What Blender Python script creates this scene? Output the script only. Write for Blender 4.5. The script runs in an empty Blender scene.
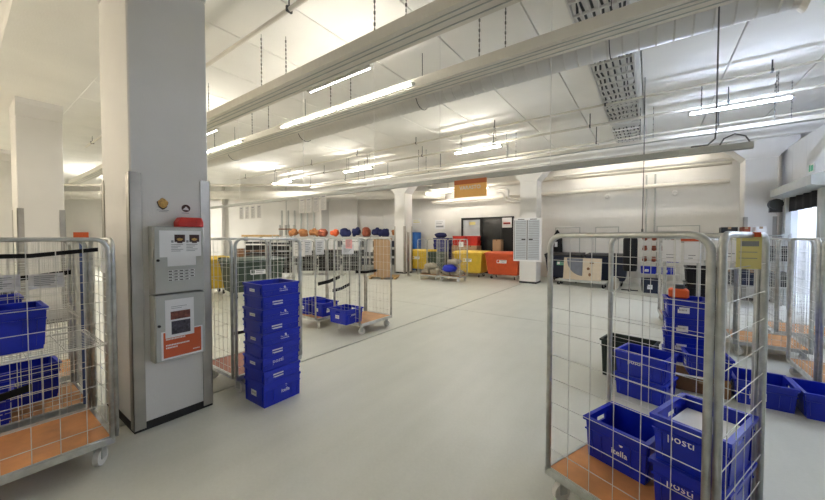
import bpy, math, random
from mathutils import Vector, Matrix
random.seed(7)
R = math.radians
scene = bpy.context.scene
COL = scene.collection

# ------------------------------------------------------------------ camera
cam_d = bpy.data.cameras.new('camera')
cam_d.sensor_width = 36.0
cam_d.lens = 36.0 * 331.0 / 825.0
cam_d.shift_y = -0.004
cam_d.clip_start = 0.05
cam_o = bpy.data.objects.new('camera', cam_d)
COL.objects.link(cam_o)
cam_o.location = (0, 0, 1.65)
cam_o.rotation_euler = (R(90 - 1.5), 0, R(35.66))
scene.camera = cam_o

# ------------------------------------------------------------------ world, exposure
w = bpy.data.worlds.new('world'); scene.world = w; w.use_nodes = True
w.node_tree.nodes['Background'].inputs[0].default_value = (0.75, 0.82, 1.0, 1)
w.node_tree.nodes['Background'].inputs[1].default_value = 0.6
scene.view_settings.view_transform = 'Standard'
scene.view_settings.look = 'None'
scene.view_settings.gamma = 1.0
scene.view_settings.use_curve_mapping = False
scene.view_settings.exposure = 1.62
TUBE = 66.0       # strength of the fluorescent tubes

# ------------------------------------------------------------------ materials
def lin(c):
    return tuple(((v / 255) / 12.92 if v / 255 <= 0.04045 else ((v / 255 + 0.055) / 1.055) ** 2.4) for v in c)
MATS = {}
def mat(name, rgb, rough=0.6, metal=0.0, var=0.08, scale=6.0, bump=0.0, bscale=60.0, coat=0.0, trans=0.0):
    if name in MATS: return MATS[name]
    m = bpy.data.materials.new(name); m.use_nodes = True
    nt = m.node_tree; b = nt.nodes['Principled BSDF']
    c = lin(rgb)
    tc = nt.nodes.new('ShaderNodeTexCoord')
    if var > 0:
        n = nt.nodes.new('ShaderNodeTexNoise'); n.inputs['Scale'].default_value = scale
        n.inputs['Detail'].default_value = 5
        nt.links.new(tc.outputs['Object'], n.inputs['Vector'])
        r = nt.nodes.new('ShaderNodeValToRGB')
        r.color_ramp.elements[0].position = 0.3; r.color_ramp.elements[1].position = 0.72
        r.color_ramp.elements[0].color = tuple(v * (1 - var) for v in c) + (1,)
        r.color_ramp.elements[1].color = tuple(min(1, v * (1 + var)) for v in c) + (1,)
        nt.links.new(n.outputs['Fac'], r.inputs['Fac'])
        nt.links.new(r.outputs['Color'], b.inputs['Base Color'])
    else:
        b.inputs['Base Color'].default_value = c + (1,)
    b.inputs['Roughness'].default_value = rough
    b.inputs['Metallic'].default_value = metal
    if coat: b.inputs['Coat Weight'].default_value = coat
    if trans: b.inputs['Transmission Weight'].default_value = trans
    if bump > 0:
        n2 = nt.nodes.new('ShaderNodeTexNoise'); n2.inputs['Scale'].default_value = bscale; n2.inputs['Detail'].default_value = 4
        nt.links.new(tc.outputs['Object'], n2.inputs['Vector'])
        bp = nt.nodes.new('ShaderNodeBump'); bp.inputs['Strength'].default_value = bump; bp.inputs['Distance'].default_value = 0.01
        nt.links.new(n2.outputs['Fac'], bp.inputs['Height'])
        nt.links.new(bp.outputs['Normal'], b.inputs['Normal'])
    MATS[name] = m
    return m
def emit(name, rgb, strength):
    m = bpy.data.materials.new(name); m.use_nodes = True
    b = m.node_tree.nodes['Principled BSDF']
    b.inputs['Base Color'].default_value = (0.9, 0.9, 0.9, 1)
    b.inputs['Emission Color'].default_value = tuple(rgb) + (1,)
    b.inputs['Emission Strength'].default_value = strength
    MATS[name] = m
    return m
M_WALL = mat('painted wall', (230, 228, 222), 0.75, var=0.04, scale=1.2, bump=0.15, bscale=40)
M_CEIL = mat('painted slab', (244, 242, 236), 0.85, var=0.05, scale=0.9, bump=0.3, bscale=50)
M_COL = mat('painted column', (226, 224, 219), 0.6, var=0.03, scale=2, bump=0.15, bscale=60)
M_TRAYW = mat('cream enamel', (222, 217, 205), 0.45, var=0.03)
M_DUCT = mat('pale duct sheet', (225, 221, 211), 0.35, var=0.03, scale=3)
M_WPIPE = mat('white pipe paint', (228, 226, 220), 0.4, var=0.02)
M_GALV = mat('galvanised steel', (200, 202, 200), 0.32, 0.8, var=0.18, scale=14)
M_WIRE = mat('zinc wire', (216, 216, 210), 0.4, 0.3, var=0.1, scale=20)
M_STEEL = mat('brushed steel', (176, 172, 164), 0.35, 0.9, var=0.12, scale=5)
M_GREYP = mat('grey enamel', (182, 184, 179), 0.5, var=0.05)
M_DGREY = mat('dark grey metal', (70, 72, 72), 0.5, 0.3, var=0.1)
M_SCHED = mat('grey schedule print', (188, 194, 200), 0.7, var=0.06, scale=9)
M_SHEETG = mat('hung sheet paper', (206, 204, 200), 0.8, var=0.03)
M_FADE = mat('faded blue paint', (78, 98, 150), 0.5, var=0.15)
M_CHAIN = mat('dull chain steel', (110, 108, 104), 0.5, 0.5, var=0.1)
M_BLACK = mat('black plastic', (18, 18, 20), 0.5, var=0.15)
M_BLACKC = mat('black cloth', (14, 14, 17), 0.9, var=0.2, bump=0.4)
M_RUBBER = mat('black rubber skirting', (34, 33, 32), 0.6, var=0.2)
M_PLY = mat('orange plywood', (214, 146, 86), 0.45, var=0.22, scale=5, coat=0.15)
M_PLYL = mat('pale plywood', (196, 146, 98), 0.55, var=0.15, scale=5)
M_PLYR = mat('reddish plywood', (160, 96, 74), 0.5, var=0.2, scale=5)
M_WOOD = mat('pine', (200, 165, 110), 0.6, var=0.15, scale=9)
M_BLUE = mat('blue crate plastic', (8, 36, 178), 0.34, var=0.10, scale=8)
M_BLUED = mat('blue crate plastic worn', (14, 24, 124), 0.42, var=0.15, scale=8)
M_NAVY = mat('navy plastic', (28, 36, 58), 0.5, var=0.12)
M_NAVYC = mat('navy canvas', (32, 38, 84), 0.85, var=0.2, bump=0.4)
M_CABB = mat('bright blue metal', (44, 108, 190), 0.45, var=0.06)
M_YEL = mat('yellow bin plastic', (226, 190, 62), 0.45, var=0.08)
M_RED = mat('orange red bin plastic', (206, 84, 40), 0.45, var=0.08)
M_REDC = mat('red plastic', (200, 42, 28), 0.45, var=0.1)
M_GREEN = mat('dark green bin plastic', (58, 74, 62), 0.5, var=0.12)
M_DGREEN = mat('green black plastic', (24, 40, 36), 0.5, var=0.12)
M_KRAFT = mat('cardboard', (176, 146, 114), 0.85, var=0.1, scale=4)
M_KRAFTD = mat('brown cardboard', (128, 92, 62), 0.85, var=0.12, scale=4)
M_TAN = mat('beige board', (214, 198, 172), 0.7, var=0.06)
M_PATCH = mat('grey felt', (118, 122, 132), 0.9, var=0.1)
M_BAGO = mat('tan canvas', (160, 106, 62), 0.85, var=0.25, scale=10, bump=0.5, bscale=20)
M_ORANGE = mat('bright orange plastic', (226, 96, 40), 0.45, var=0.08)
M_PAPER = mat('paper', (236, 236, 236), 0.8, var=0.02)
M_PAPERG = mat('grey print', (150, 152, 155), 0.8, var=0.05)
M_PRINT = mat('black print', (45, 42, 42), 0.8, var=0.1)
M_PINK = mat('pink paper', (240, 178, 184), 0.8, var=0.03)
M_YPAPER = mat('yellow paper', (232, 222, 150), 0.8, var=0.03)
M_SIGN = mat('amber sign board', (252, 194, 104), 0.5, var=0.02)
M_SIGND = mat('rust sign band', (196, 104, 44), 0.5, var=0.04)
M_POST = mat('burnt orange print', (206, 92, 48), 0.6, var=0.04)
M_WHITE = mat('white print', (245, 243, 240), 0.7, var=0.0)
M_GLASSD = mat('dark window glass', (40, 44, 48), 0.12, var=0.3, scale=2.5)
M_FROST = mat('frosted pane', (196, 202, 206), 0.35, var=0.04)
M_SACK = mat('grey canvas sack', (176, 168, 152), 0.9, var=0.2, scale=8, bump=0.5, bscale=20)
M_FOODT = mat('golden print', (206, 164, 92), 0.7, var=0.3, scale=60)
M_FOODD = mat('brown print', (66, 44, 40), 0.7, var=0.5, scale=50)
M_PHOTO = mat('dark photo print', (70, 66, 76), 0.6, var=0.7, scale=40)
M_PHOTOR = mat('warm photo print', (120, 70, 58), 0.6, var=0.7, scale=30)
M_VEST = mat('rust leather', (150, 78, 52), 0.7, var=0.3, scale=12)
M_GREENS = mat('green sign', (90, 180, 140), 0.5, var=0.03)
M_COOLW = mat('cool white panel', (238, 240, 244), 0.6, var=0.02)
T_WARM = emit('tube glow warm', (1.0, 0.87, 0.70), TUBE * .55)
T_NEUT = emit('tube glow neutral', (1.0, 0.95, 0.86), TUBE)
T_REAR = emit('tube glow rear', (1.0, 0.94, 0.86), TUBE * .5)
T_FAR = emit('tube glow far', (1.0, 0.96, 0.9), TUBE * 3.2)
T_RAIL = emit('tube glow trunking', (1.0, 0.95, 0.86), TUBE * .23)
T_ROW = emit('tube glow row', (1.0, 0.95, 0.86), TUBE * 1.5)
T_COOL = emit('tube glow cool', (0.66, 0.76, 1.0), TUBE * 1.1)

def floor_mat():
    m = bpy.data.materials.new('polished concrete'); m.use_nodes = True
    nt = m.node_tree; b = nt.nodes['Principled BSDF']
    tc = nt.nodes.new('ShaderNodeTexCoord')
    n = nt.nodes.new('ShaderNodeTexNoise'); n.inputs['Scale'].default_value = 0.7; n.inputs['Detail'].default_value = 8; n.inputs['Roughness'].default_value = 0.6
    n2 = nt.nodes.new('ShaderNodeTexNoise'); n2.inputs['Scale'].default_value = 45; n2.inputs['Detail'].default_value = 3
    mp = nt.nodes.new('ShaderNodeMapping'); mp.inputs['Scale'].default_value = (3.0, 0.35, 1)
    n3 = nt.nodes.new('ShaderNodeTexNoise'); n3.inputs['Scale'].default_value = 1.6; n3.inputs['Detail'].default_value = 6
    nt.links.new(tc.outputs['Object'], n.inputs['Vector']); nt.links.new(tc.outputs['Object'], n2.inputs['Vector'])
    nt.links.new(tc.outputs['Object'], mp.inputs['Vector']); nt.links.new(mp.outputs['Vector'], n3.inputs['Vector'])
    r = nt.nodes.new('ShaderNodeValToRGB')
    r.color_ramp.elements[0].position = 0.3; r.color_ramp.elements[1].position = 0.7
    r.color_ramp.elements[0].color = lin((194, 196, 185)) + (1,)
    r.color_ramp.elements[1].color = lin((212, 213, 203)) + (1,)
    ad = nt.nodes.new('ShaderNodeMath'); ad.operation = 'MULTIPLY_ADD'; ad.inputs[1].default_value = 0.25; ad.inputs[2].default_value = 0.0
    ad2 = nt.nodes.new('ShaderNodeMath'); ad2.operation = 'ADD'
    ad3 = nt.nodes.new('ShaderNodeMath'); ad3.operation = 'MULTIPLY_ADD'; ad3.inputs[1].default_value = 0.35; ad3.inputs[2].default_value = -0.1
    ml = nt.nodes.new('ShaderNodeMath'); ml.operation = 'MULTIPLY'; ml.inputs[1].default_value = 0.6
    nt.links.new(n2.outputs['Fac'], ad.inputs[0]); nt.links.new(n3.outputs['Fac'], ad3.inputs[0])
    nt.links.new(n.outputs['Fac'], ml.inputs[0])
    nt.links.new(ad.outputs[0], ad2.inputs[0]); nt.links.new(ad3.outputs[0], ad2.inputs[1])
    s = nt.nodes.new('ShaderNodeMath'); s.operation = 'ADD'
    nt.links.new(ad2.outputs[0], s.inputs[0]); nt.links.new(ml.outputs[0], s.inputs[1])
    nt.links.new(s.outputs[0], r.inputs['Fac']); nt.links.new(r.outputs['Color'], b.inputs['Base Color'])
    b.inputs['Roughness'].default_value = 0.42
    b.inputs['Specular IOR Level'].default_value = 0.45
    bp = nt.nodes.new('ShaderNodeBump'); bp.inputs['Strength'].default_value = 0.06; bp.inputs['Distance'].default_value = 0.01
    nt.links.new(n2.outputs['Fac'], bp.inputs['Height']); nt.links.new(bp.outputs['Normal'], b.inputs['Normal'])
    return m
M_FLOOR = floor_mat()

# ------------------------------------------------------------------ mesh building
class MB:
    def __init__(s): s.v = []; s.f = []; s.smooth = False
    def add(s, vs, fs):
        k = len(s.v); s.v += [tuple(v) for v in vs]; s.f += [tuple(i + k for i in f) for f in fs]; return s
    def box(s, x0, x1, y0, y1, z0, z1):
        vs = [(x0,y0,z0),(x1,y0,z0),(x1,y1,z0),(x0,y1,z0),(x0,y0,z1),(x1,y0,z1),(x1,y1,z1),(x0,y1,z1)]
        return s.add(vs, [(0,3,2,1),(4,5,6,7),(0,1,5,4),(1,2,6,5),(2,3,7,6),(3,0,4,7)])
    def cbox(s, x0, x1, y0, y1, z0, z1, c=0.01):
        """box with chamfered vertical edges and top/bottom edges"""
        def ring(z, i):
            a0, a1, b0, b1 = x0 + i, x1 - i, y0 + i, y1 - i
            return [(a0 + c, b0, z), (a1 - c, b0, z), (a1, b0 + c, z), (a1, b1 - c, z), (a1 - c, b1, z), (a0 + c, b1, z), (a0, b1 - c, z), (a0, b0 + c, z)]
        return s.loft([ring(z0, c), ring(z0 + c, 0), ring(z1 - c, 0), ring(z1, c)])
    def loft(s, rings, cap=True):
        k = len(s.v); n = len(rings[0])
        for r in rings: s.v += [tuple(p) for p in r]
        for i in range(len(rings) - 1):
            for j in range(n):
                a = k + i * n + j; b = k + i * n + (j + 1) % n
                s.f.append((a, b, b + n, a + n))
        if cap:
            s.f.append(tuple(k + n - 1 - j for j in range(n)))
            s.f.append(tuple(k + (len(rings) - 1) * n + j for j in range(n)))
        return s
    def tube(s, pts, r, n=6, closed=False):
        pts = [Vector(p) for p in pts]; rings = []
        m = len(pts); prev = None
        for i, p in enumerate(pts):
            if closed: t = (pts[(i + 1) % m] - pts[i - 1]).normalized()
            elif i == 0: t = (pts[1] - p).normalized()
            elif i == m - 1: t = (p - pts[i - 1]).normalized()
            else: t = ((pts[i + 1] - p).normalized() + (p - pts[i - 1]).normalized()).normalized()
            if prev is None:
                ref = Vector((0, 0, 1)) if abs(t.z) < 0.9 else Vector((1, 0, 0))
                u = t.cross(ref).normalized()
            else:
                u = (prev - t * prev.dot(t)).normalized()
            prev = u; q = t.cross(u)
            rr = r[i] if isinstance(r, (list, tuple)) else r
            rings.append([p + (u * math.cos(2 * math.pi * (j + .5) / n) + q * math.sin(2 * math.pi * (j + .5) / n)) * rr for j in range(n)])
        if closed: rings.append(rings[0])
        return s.loft(rings, cap=not closed)
    def cyl(s, p0, p1, r, n=12): return s.tube([p0, p1], r, n)
    def fbox(s, F, u0, u1, v0, v1, n0, n1):
        o, u, v, nn = F
        vs = [o + u * a + v * b + nn * c for c in (n0, n1) for (a, b) in ((u0, v0), (u1, v0), (u1, v1), (u0, v1))]
        return s.add(vs, [(0,3,2,1),(4,5,6,7),(0,1,5,4),(1,2,6,5),(2,3,7,6),(3,0,4,7)])
    def disc(s, F, cu, cv, ru, rv, n0, n1, k=16, wob=0):
        o, u, v, nn = F
        def ring(c): return [o + u * (cu + ru * (1 + wob * math.sin(5 * t)) * math.cos(t)) + v * (cv + rv * (1 + wob * math.cos(4 * t)) * math.sin(t)) + nn * c for t in [2 * math.pi * i / k for i in range(k)]]
        return s.loft([ring(n0), ring(n1)])
    def blob(s, c, rx, ry, rz, seed=0, n=12, m=8, amp=0.14, flat=0.0, pw=.7):
        rg = random.Random(seed); ph = [rg.uniform(0, 6.28) for _ in range(6)]; rings = []
        for i in range(m + 1):
            th = math.pi * (i + 0.15) / (m + 0.3); ring = []
            for j in range(n):
                a = 2 * math.pi * j / n
                k = 1 + amp * (math.sin(2 * a + ph[0] + 2 * th) * .5 + math.sin(3 * a + ph[1]) * .35 + math.sin(5 * th + ph[2] + a) * .35)
                z = -math.cos(th)
                z = max(z, -1 + flat)
                sx = math.copysign(abs(math.cos(a)) ** pw, math.cos(a)); sy = math.copysign(abs(math.sin(a)) ** pw, math.sin(a))
                ring.append((c[0] + rx * k * math.sin(th) ** pw * sx, c[1] + ry * k * math.sin(th) ** pw * sy, c[2] + rz * z * (1 + amp * .4 * math.sin(2 * a + ph[3]))))
            rings.append(ring)
        s.loft(rings); s.smooth = True
        return s
    def mesh(s, name):
        me = bpy.data.meshes.new(name); me.from_pydata(s.v, [], s.f); me.update()
        if s.smooth:
            for p in me.polygons: p.use_smooth = True
        return me
def obj(name, mb, m, parent=None, loc=(0, 0, 0), rz=0.0, smooth=False, bevel=0):
    me = mb.mesh(name) if isinstance(mb, MB) else mb
    if smooth:
        for p in me.polygons: p.use_smooth = True
    if m is not None and not me.materials: me.materials.append(m)
    o = bpy.data.objects.new(name, me); COL.objects.link(o)
    o.location = loc; o.rotation_euler = (0, 0, rz)
    if parent: o.parent = parent
    if bevel:
        b = o.modifiers.new('bevel', 'BEVEL'); b.width = bevel; b.segments = 2; b.limit_method = 'ANGLE'
    return o
def tag(o, label, cat, group=None):
    o['label'] = label; o['category'] = cat
    if group: o['group'] = group
    return o
def thing(name, label, cat, loc=(0, 0, 0), rz=0.0, group=None):
    o = bpy.data.objects.new(name, None); COL.objects.link(o)
    o.location = loc; o.rotation_euler = (0, 0, rz); o.empty_display_size = 0.1
    return tag(o, label, cat, group)
def struct(name, mb, m, **k):
    o = obj(name, mb, m, **k)
    if not o.parent: o['kind'] = 'structure'
    return o
def sempty(name, loc=(0, 0, 0), rz=0.0):
    o = bpy.data.objects.new(name, None); COL.objects.link(o); o.location = loc; o.rotation_euler = (0, 0, rz)
    o['kind'] = 'structure'; o.empty_display_size = 0.1
    return o
def copy_tree(o, parent=None):
    c = o.copy(); COL.objects.link(c); c.parent = parent
    for ch in list(o.children): copy_tree(ch, c)
    return c
def frame(o, u, v):
    u = Vector(u).normalized(); v = Vector(v).normalized()
    return (Vector(o), u, v, u.cross(v))
TXT = {}
def text_mesh(s, size, bold=0.0):
    key = (s, size, bold)
    if key in TXT: return TXT[key]
    cu = bpy.data.curves.new('lettering', 'FONT'); cu.body = s; cu.size = size; cu.align_x = 'CENTER'; cu.align_y = 'CENTER'
    cu.extrude = 0.0008; cu.offset = bold; cu.resolution_u = 2
    o = bpy.data.objects.new('lettering', cu); COL.objects.link(o)
    dg = bpy.context.evaluated_depsgraph_get()
    me = bpy.data.meshes.new_from_object(o.evaluated_get(dg))
    bpy.data.objects.remove(o); bpy.data.curves.remove(cu)
    me.materials.clear(); TXT[key] = me
    return me
def text_on(name, s, size, F, cu, cv, n, m, parent, bold=0.0):
    """lettering on the frame F (o, u, v, normal), in the parent's coordinates"""
    me = text_mesh(s, size, bold)
    if not me.materials: me.materials.append(m)
    o = bpy.data.objects.new(name, me); COL.objects.link(o); o.parent = parent
    p = F[0] + F[1] * cu + F[2] * cv + F[3] * n
    o.matrix_local = Matrix(((F[1].x, F[2].x, F[3].x, p.x), (F[1].y, F[2].y, F[3].y, p.y), (F[1].z, F[2].z, F[3].z, p.z), (0, 0, 0, 1)))
    return o

# ------------------------------------------------------------------ the room
# floor: cast bays with open joints, over a base
floor = struct('floor', MB().box(-34, 9.6, -6, 16, -0.3, -0.02), M_RUBBER)
fx = [-34, -27.35, -21.45, -15.55, -9.65, -3.75, 2.15, 9.6]
fy = [-6, 6.8, 16]
for i in range(len(fx) - 1):
    for j in range(len(fy) - 1):
        g = 0.016
        obj('floor_slab', MB().box(fx[i] + g, fx[i + 1] - g, fy[j] + g * .4, fy[j + 1] - g * .4, -0.02, 0.0), M_FLOOR, floor)
# ceiling: 1.2 m hollow core slabs
ceiling = struct('ceiling', MB().box(-34, 9.8, -6, 16, 4.8, 4.95), M_CEIL)
def slab(w, l):
    c = 0.005
    return MB().loft([[(c, 0, 0), (w - c, 0, 0), (w - c, l, 0), (c, l, 0)], [(0, 0, c), (w, 0, c), (w, l, c), (0, l, c)], [(0, 0, .19), (w, 0, .19), (w, l, .19), (0, l, .19)]])
for (y0, y1) in ((-5.9, 0.95), (0.95, 12.5), (12.5, 15.9)):
    me = slab(1.182, y1 - y0 - 0.01).mesh('slab'); me.materials.append(M_CEIL)
    for k in range(-25, 11):
        obj('ceiling_slab', me, None, ceiling, loc=(-3.754 + 1.2 * k, y0, 4.6))
# walls
struct('wall_back', MB().box(-12.7, 9.6, 14.6, 14.8, 0, 4.8), M_WALL)
wa = sempty('wall_left', (-12.57, 14.6, 0), R(35.66))
obj('wall_face', MB().box(-26, 0, 0, 0.2, 0, 4.8), M_WALL, wa)
for x0 in (-9.6, -1.9):
    obj('pilaster', MB().box(x0 - .45, x0 + .45, -0.3, 0, 0, 4.6), M_COL, wa)
for x0 in (-20.5, -15.2, -5.6):
    obj('wall_joint', MB().box(x0 - .02, x0 + .02, -0.012, 0, 0, 4.6), M_GREYP, wa)
struct('wall_right', MB().box(9.4, 9.6, -6, 14.6, 0, 4.8), M_WALL)
struct('wall_near', MB().box(-34, 9.6, -5.2, -5, 0, 4.8), M_WALL)
struct('wall_end', MB().box(-34, -33.8, -5, 0.0, 0, 4.8), M_WALL)
# beams along the column rows
struct('beam_near', MB().cbox(-34, 9.4, 0.42, 1.42, 4.2, 4.62, 0.02), M_CEIL)
struct('beam_far', MB().cbox(-15.6, 9.4, 12.05, 12.95, 4.2, 4.62, 0.02), M_CEIL)

def column(x1, y0, guards, dx=.3, zc=3.72, fl=.36):
    """square column, its +X face at x1 and its near face at y0, flared along the beam"""
    r = sempty('column', (x1 - dx, y0 + 0.3, 0))
    obj('shaft', MB().cbox(-dx, dx, -.3, .3, 0, zc, 0.012), M_COL, r)
    ring = lambda z, a: [(-dx - a, -.3, z), (dx + a, -.3, z), (dx + a, .3, z), (-dx - a, .3, z)]
    obj('capital', MB().loft([ring(zc, 0), ring(4.1, fl), ring(4.2, fl)]), M_COL, r)
    obj('skirting', MB().box(-dx - .006, dx + .006, -.306, .306, 0, .07), M_RUBBER, r)
    if guards:
        for sx, sy in ((1, -1), (1, 1), (-1, -1)):
            g = MB().box(*sorted((sx * (dx + .003), sx * (dx + .009))), *sorted((sy * .225, sy * .309)), 0.02, 2.2)
            g.box(*sorted((sx * (dx - .075), sx * (dx + .009))), *sorted((sy * .303, sy * .309)), 0.02, 2.2)
            obj('corner_guard', g, M_STEEL, r)
    return r
column(-3.5, 0.87, True, .42, 3.9, .12)
column(-9.4, 0.72, True, .42, 3.9, .12)
column(-15.3, 0.72, True, .42, 3.9, .12)
for x in (2.6, -3.3, -9.2, -15.1): column(x, 12.2, x == 2.6 or x == -9.2)

# the loading dock enclosure with its roller door on the right
door = sempty('wall_dock', (2.75, 9.3, 0))
for (a, b, z0, z1) in ((0, .62, 0, 3.9), (2.5, 3.2, 0, 3.9), (3.2, 5.3, 0, 3.9), (.62, 1.64, 2.62, 3.9), (1.64, 2.5, 2.62, 3.9)):
    obj('panel', MB().cbox(0, .12, a + .003, b - .003, z0, z1, 0.006), M_COOLW, door)
obj('roof_panel', MB().box(.12, 6.6, 0, 5.3, 3.8, 3.9), M_COOLW, door)
obj('side_panel', MB().box(.12, 6.6, 0, .1, 0, 3.8), M_COOLW, door)
obj('end_panel', MB().box(4.2, 4.3, .1, 5.3, 0, 3.8), M_COOLW, door)
rd = sempty('door_1', (2.75, 9.3, 0))
obj('jamb', MB().cbox(-.1, 0, .46, .62, 0, 2.62, .01), M_GREYP, rd)
obj('jamb', MB().cbox(-.1, 0, 2.48, 2.62, 0, 2.62, .01), M_GREYP, rd)
hd = MB().loft([[(-.32, .1, 2.66), (0, .1, 2.60), (0, .1, 2.92), (-.32, .1, 2.84)], [(-.32, 2.72, 2.66), (0, 2.72, 2.60), (0, 2.72, 2.92), (-.32, 2.72, 2.84)]])
obj('roller_housing', hd, M_GREYP, rd)
cu = MB()
prof = [(-.06 + .02 * math.sin(i * 1.1), .64 + 1.84 * i / 24) for i in range(25)]
cu.loft([[(x, y, z) for x, y in prof] + [(x + .02, y, z) for x, y in reversed(prof)] for z in (2.28, 2.45, 2.62)])
obj('rolled_curtain', cu, M_BLACKC, rd, smooth=True)
obj('drive_motor', MB().tube([(-.2, 2.72, 2.5), (-.2, 2.98, 2.5)], .13, 14).box(-.3, -.08, 2.78, 2.92, 2.3, 2.6), M_DGREY, rd)
es = thing('exit_sign', 'small green and white emergency exit sign above the roller door', 'sign', (2.74, 10.55, 3.12))
obj('plate', MB().box(-.02, 0, -.14, .14, -.09, .09), M_WHITE, es)
obj('pictogram', MB().box(-.024, -.02, -.12, .0, -.07, .05).box(-.024, -.02, .03, .10, -.07, .07), M_GREENS, es)
tag(obj('wall_bar', MB().box(6.85, 6.95, 10.6, 11.9, 1.9, 1.98), M_DGREY), 'dark horizontal bar on the pale wall inside the roller door', 'bar')

# doors in the back wall: faint flush doors
for n, (a, b) in enumerate(((-3.19, -2.26), (-1.73, -.95), (.18, 1.35))):
    d = sempty('door_%d' % (n + 2), (a, 14.6, 0))
    obj('leaf', MB().cbox(.03, b - a - .03, -.03, 0, 0, 2.05, .005), M_WALL, d)
    fr = MB().box(0, .03, -.035, 0, 0, 2.08).box(b - a - .03, b - a, -.035, 0, 0, 2.08).box(.03, b - a - .03, -.035, 0, 2.05, 2.08)
    obj('door_frame', fr, M_GREYP, d)
# the store doorway: black frame with panes
sd = sempty('door_5', (-7.5, 14.6, 0))
obj('door_frame', MB().box(0, .1, -.07, 0, 0, 2.62).box(.98, 1.1, -.07, 0, 0, 2.62).box(1.98, 2.08, -.07, 0, 0, 2.62).box(2.48, 2.58, -.07, 0, 0, 2.62).box(.1, 2.58, -.07, 0, 2.52, 2.62), M_BLACK, sd)
obj('pane', MB().box(.1, .98, -.04, -.01, 0, 2.52), M_FROST, sd)
obj('pane', MB().box(1.1, 1.98, -.04, -.01, 0, 2.52), M_GLASSD, sd)
obj('door_leaf', MB().box(2.08, 2.48, -.05, -.01, 0, 2.52), M_BLACK, sd)
obj('notice', MB().box(.42, .74, -.046, -.04, 2.28, 2.42), M_YPAPER, sd)
np_ = obj('notice', MB().box(2.06, 2.5, -.085, -.07, 2.12, 2.56), M_PAPER, sd)
obj('print_line', MB().box(2.12, 2.44, -.088, -.085, 2.27, 2.35), M_REDC, np_)
obj('print_line', MB().box(2.14, 2.42, -.089, -.088, 2.285, 2.315), M_PRINT, np_)

# ------------------------------------------------------------------ lighting on the ceiling
def batten(x, y, z, L=1.25, glow=None, label='', drop=True, group='hanging fluorescent battens', rz=0, nt=1, hw=.024):
    t = thing('batten_light', label, 'light', (x, y, z), rz, group)
    obj('housing', MB().loft([[(-L/2, -hw, .045), (-L/2, hw, .045), (-L/2, hw * .7, .085), (-L/2, -hw * .7, .085)], [(L/2, -hw, .045), (L/2, hw, .045), (L/2, hw * .7, .085), (L/2, -hw * .7, .085)]]), M_WPIPE, t)
    for s in (-1, 1):
        obj('tube_holder', MB().box(*sorted((s * L/2, s * (L/2 - .03))), -.065, .065, .0, .045), M_WPIPE, t)
    for k in range(nt):
        dy = 0 if nt == 1 else (-.055 + .11 * k)
        obj('fluorescent_tube', MB().cyl((-L/2 + .03, dy, .02), (L/2 - .03, dy, .02), .015, 10), glow or T_NEUT, t, smooth=False)
    if drop:
        for s in (-1, 1):
            for dy in (-.04, .04):
                c = MB(); top = 4.6 - z
                n = int((top - .085) / .05)
                for i in range(n + 1):
                    zz = .085 + i * (top - .085) / max(1, n)
                c.tube([(s * L * .36, dy, .08), (s * L * .36, dy * 1.4, top)], .004, 5)
                for i in range(n):
                    zz = .1 + i * .05
                    c.box(s * L * .36 - (.007 if i % 2 else .003), s * L * .36 + (.007 if i % 2 else .003), dy * 1.2 - .006, dy * 1.2 + .006, zz, zz + .03)
                obj('chain', c, M_CHAIN, t)
    return t
for x, lab, g in ((1.27, 'fluorescent batten hanging by chains nearest the roller door', T_COOL), (-3.9, 'bright fluorescent batten hanging just left of the amber sign line', T_ROW),
               (-8.5, 'fluorescent batten hanging on chains in the middle of the hall', T_ROW), (-13.1, 'far fluorescent batten above the wall duct on the left', T_FAR)):
    batten(x, 8.5, 4.05, 1.4, g, lab, nt=1, hw=.03)
# battens of the neighbouring bay, behind the left column row, and added ones to the right of the camera
for i, (x, y) in enumerate(((-5.0, -1.6), (-8.6, -1.6), (-12.2, -1.6), (-16.0, -1.6), (-20.5, -1.6), (-20.0, 4.6))):
    batten(x, y, 3.5, 1.4, T_FAR if i == 5 else T_WARM, ['nearest', 'second', 'third', 'fourth', 'fifth', 'farthest'][i] + ' warm fluorescent batten of the side bay left of the near pillar', group='battens of the side bay', nt=2)
for i, (x, y) in enumerate(((5.2, 8.5), (4.6, 5.6))):  # added out of view as extra cool light for the right side
    batten(x, y, 4.05, 1.4, T_COOL, ['added unseen cool batten by the right wall next to the dock', 'added unseen cool batten at the right, in line with the trunking', 'added unseen cool batten behind the near right roll cage'][i], group='added battens by the right wall', nt=2)
for i, x in enumerate((-8.2, -6.4, -1.6, 0.4)):
    batten(x, 13.55, 3.78 if x < -5 else 4.5, 1.4, T_REAR, ['rear fluorescent batten beside the left mushroom column', 'rear fluorescent batten just behind the amber sign', 'rear fluorescent batten above the black lidded bins', 'rear fluorescent batten above the shelf of boots'][i], nt=1, drop=x < -5)
batten(5.0, 11.4, 3.3, 1.4, T_COOL, 'added unseen cool batten inside the dock, nearer its door', drop=False, group='added battens inside the dock', rz=R(90), nt=2)  # both dock battens added unseen, to brighten the interior and spill through the door
batten(5.0, 13.0, 3.3, 1.4, T_COOL, 'added unseen cool batten inside the dock, deeper in', drop=False, group='added battens inside the dock', rz=R(90), nt=2)

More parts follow.
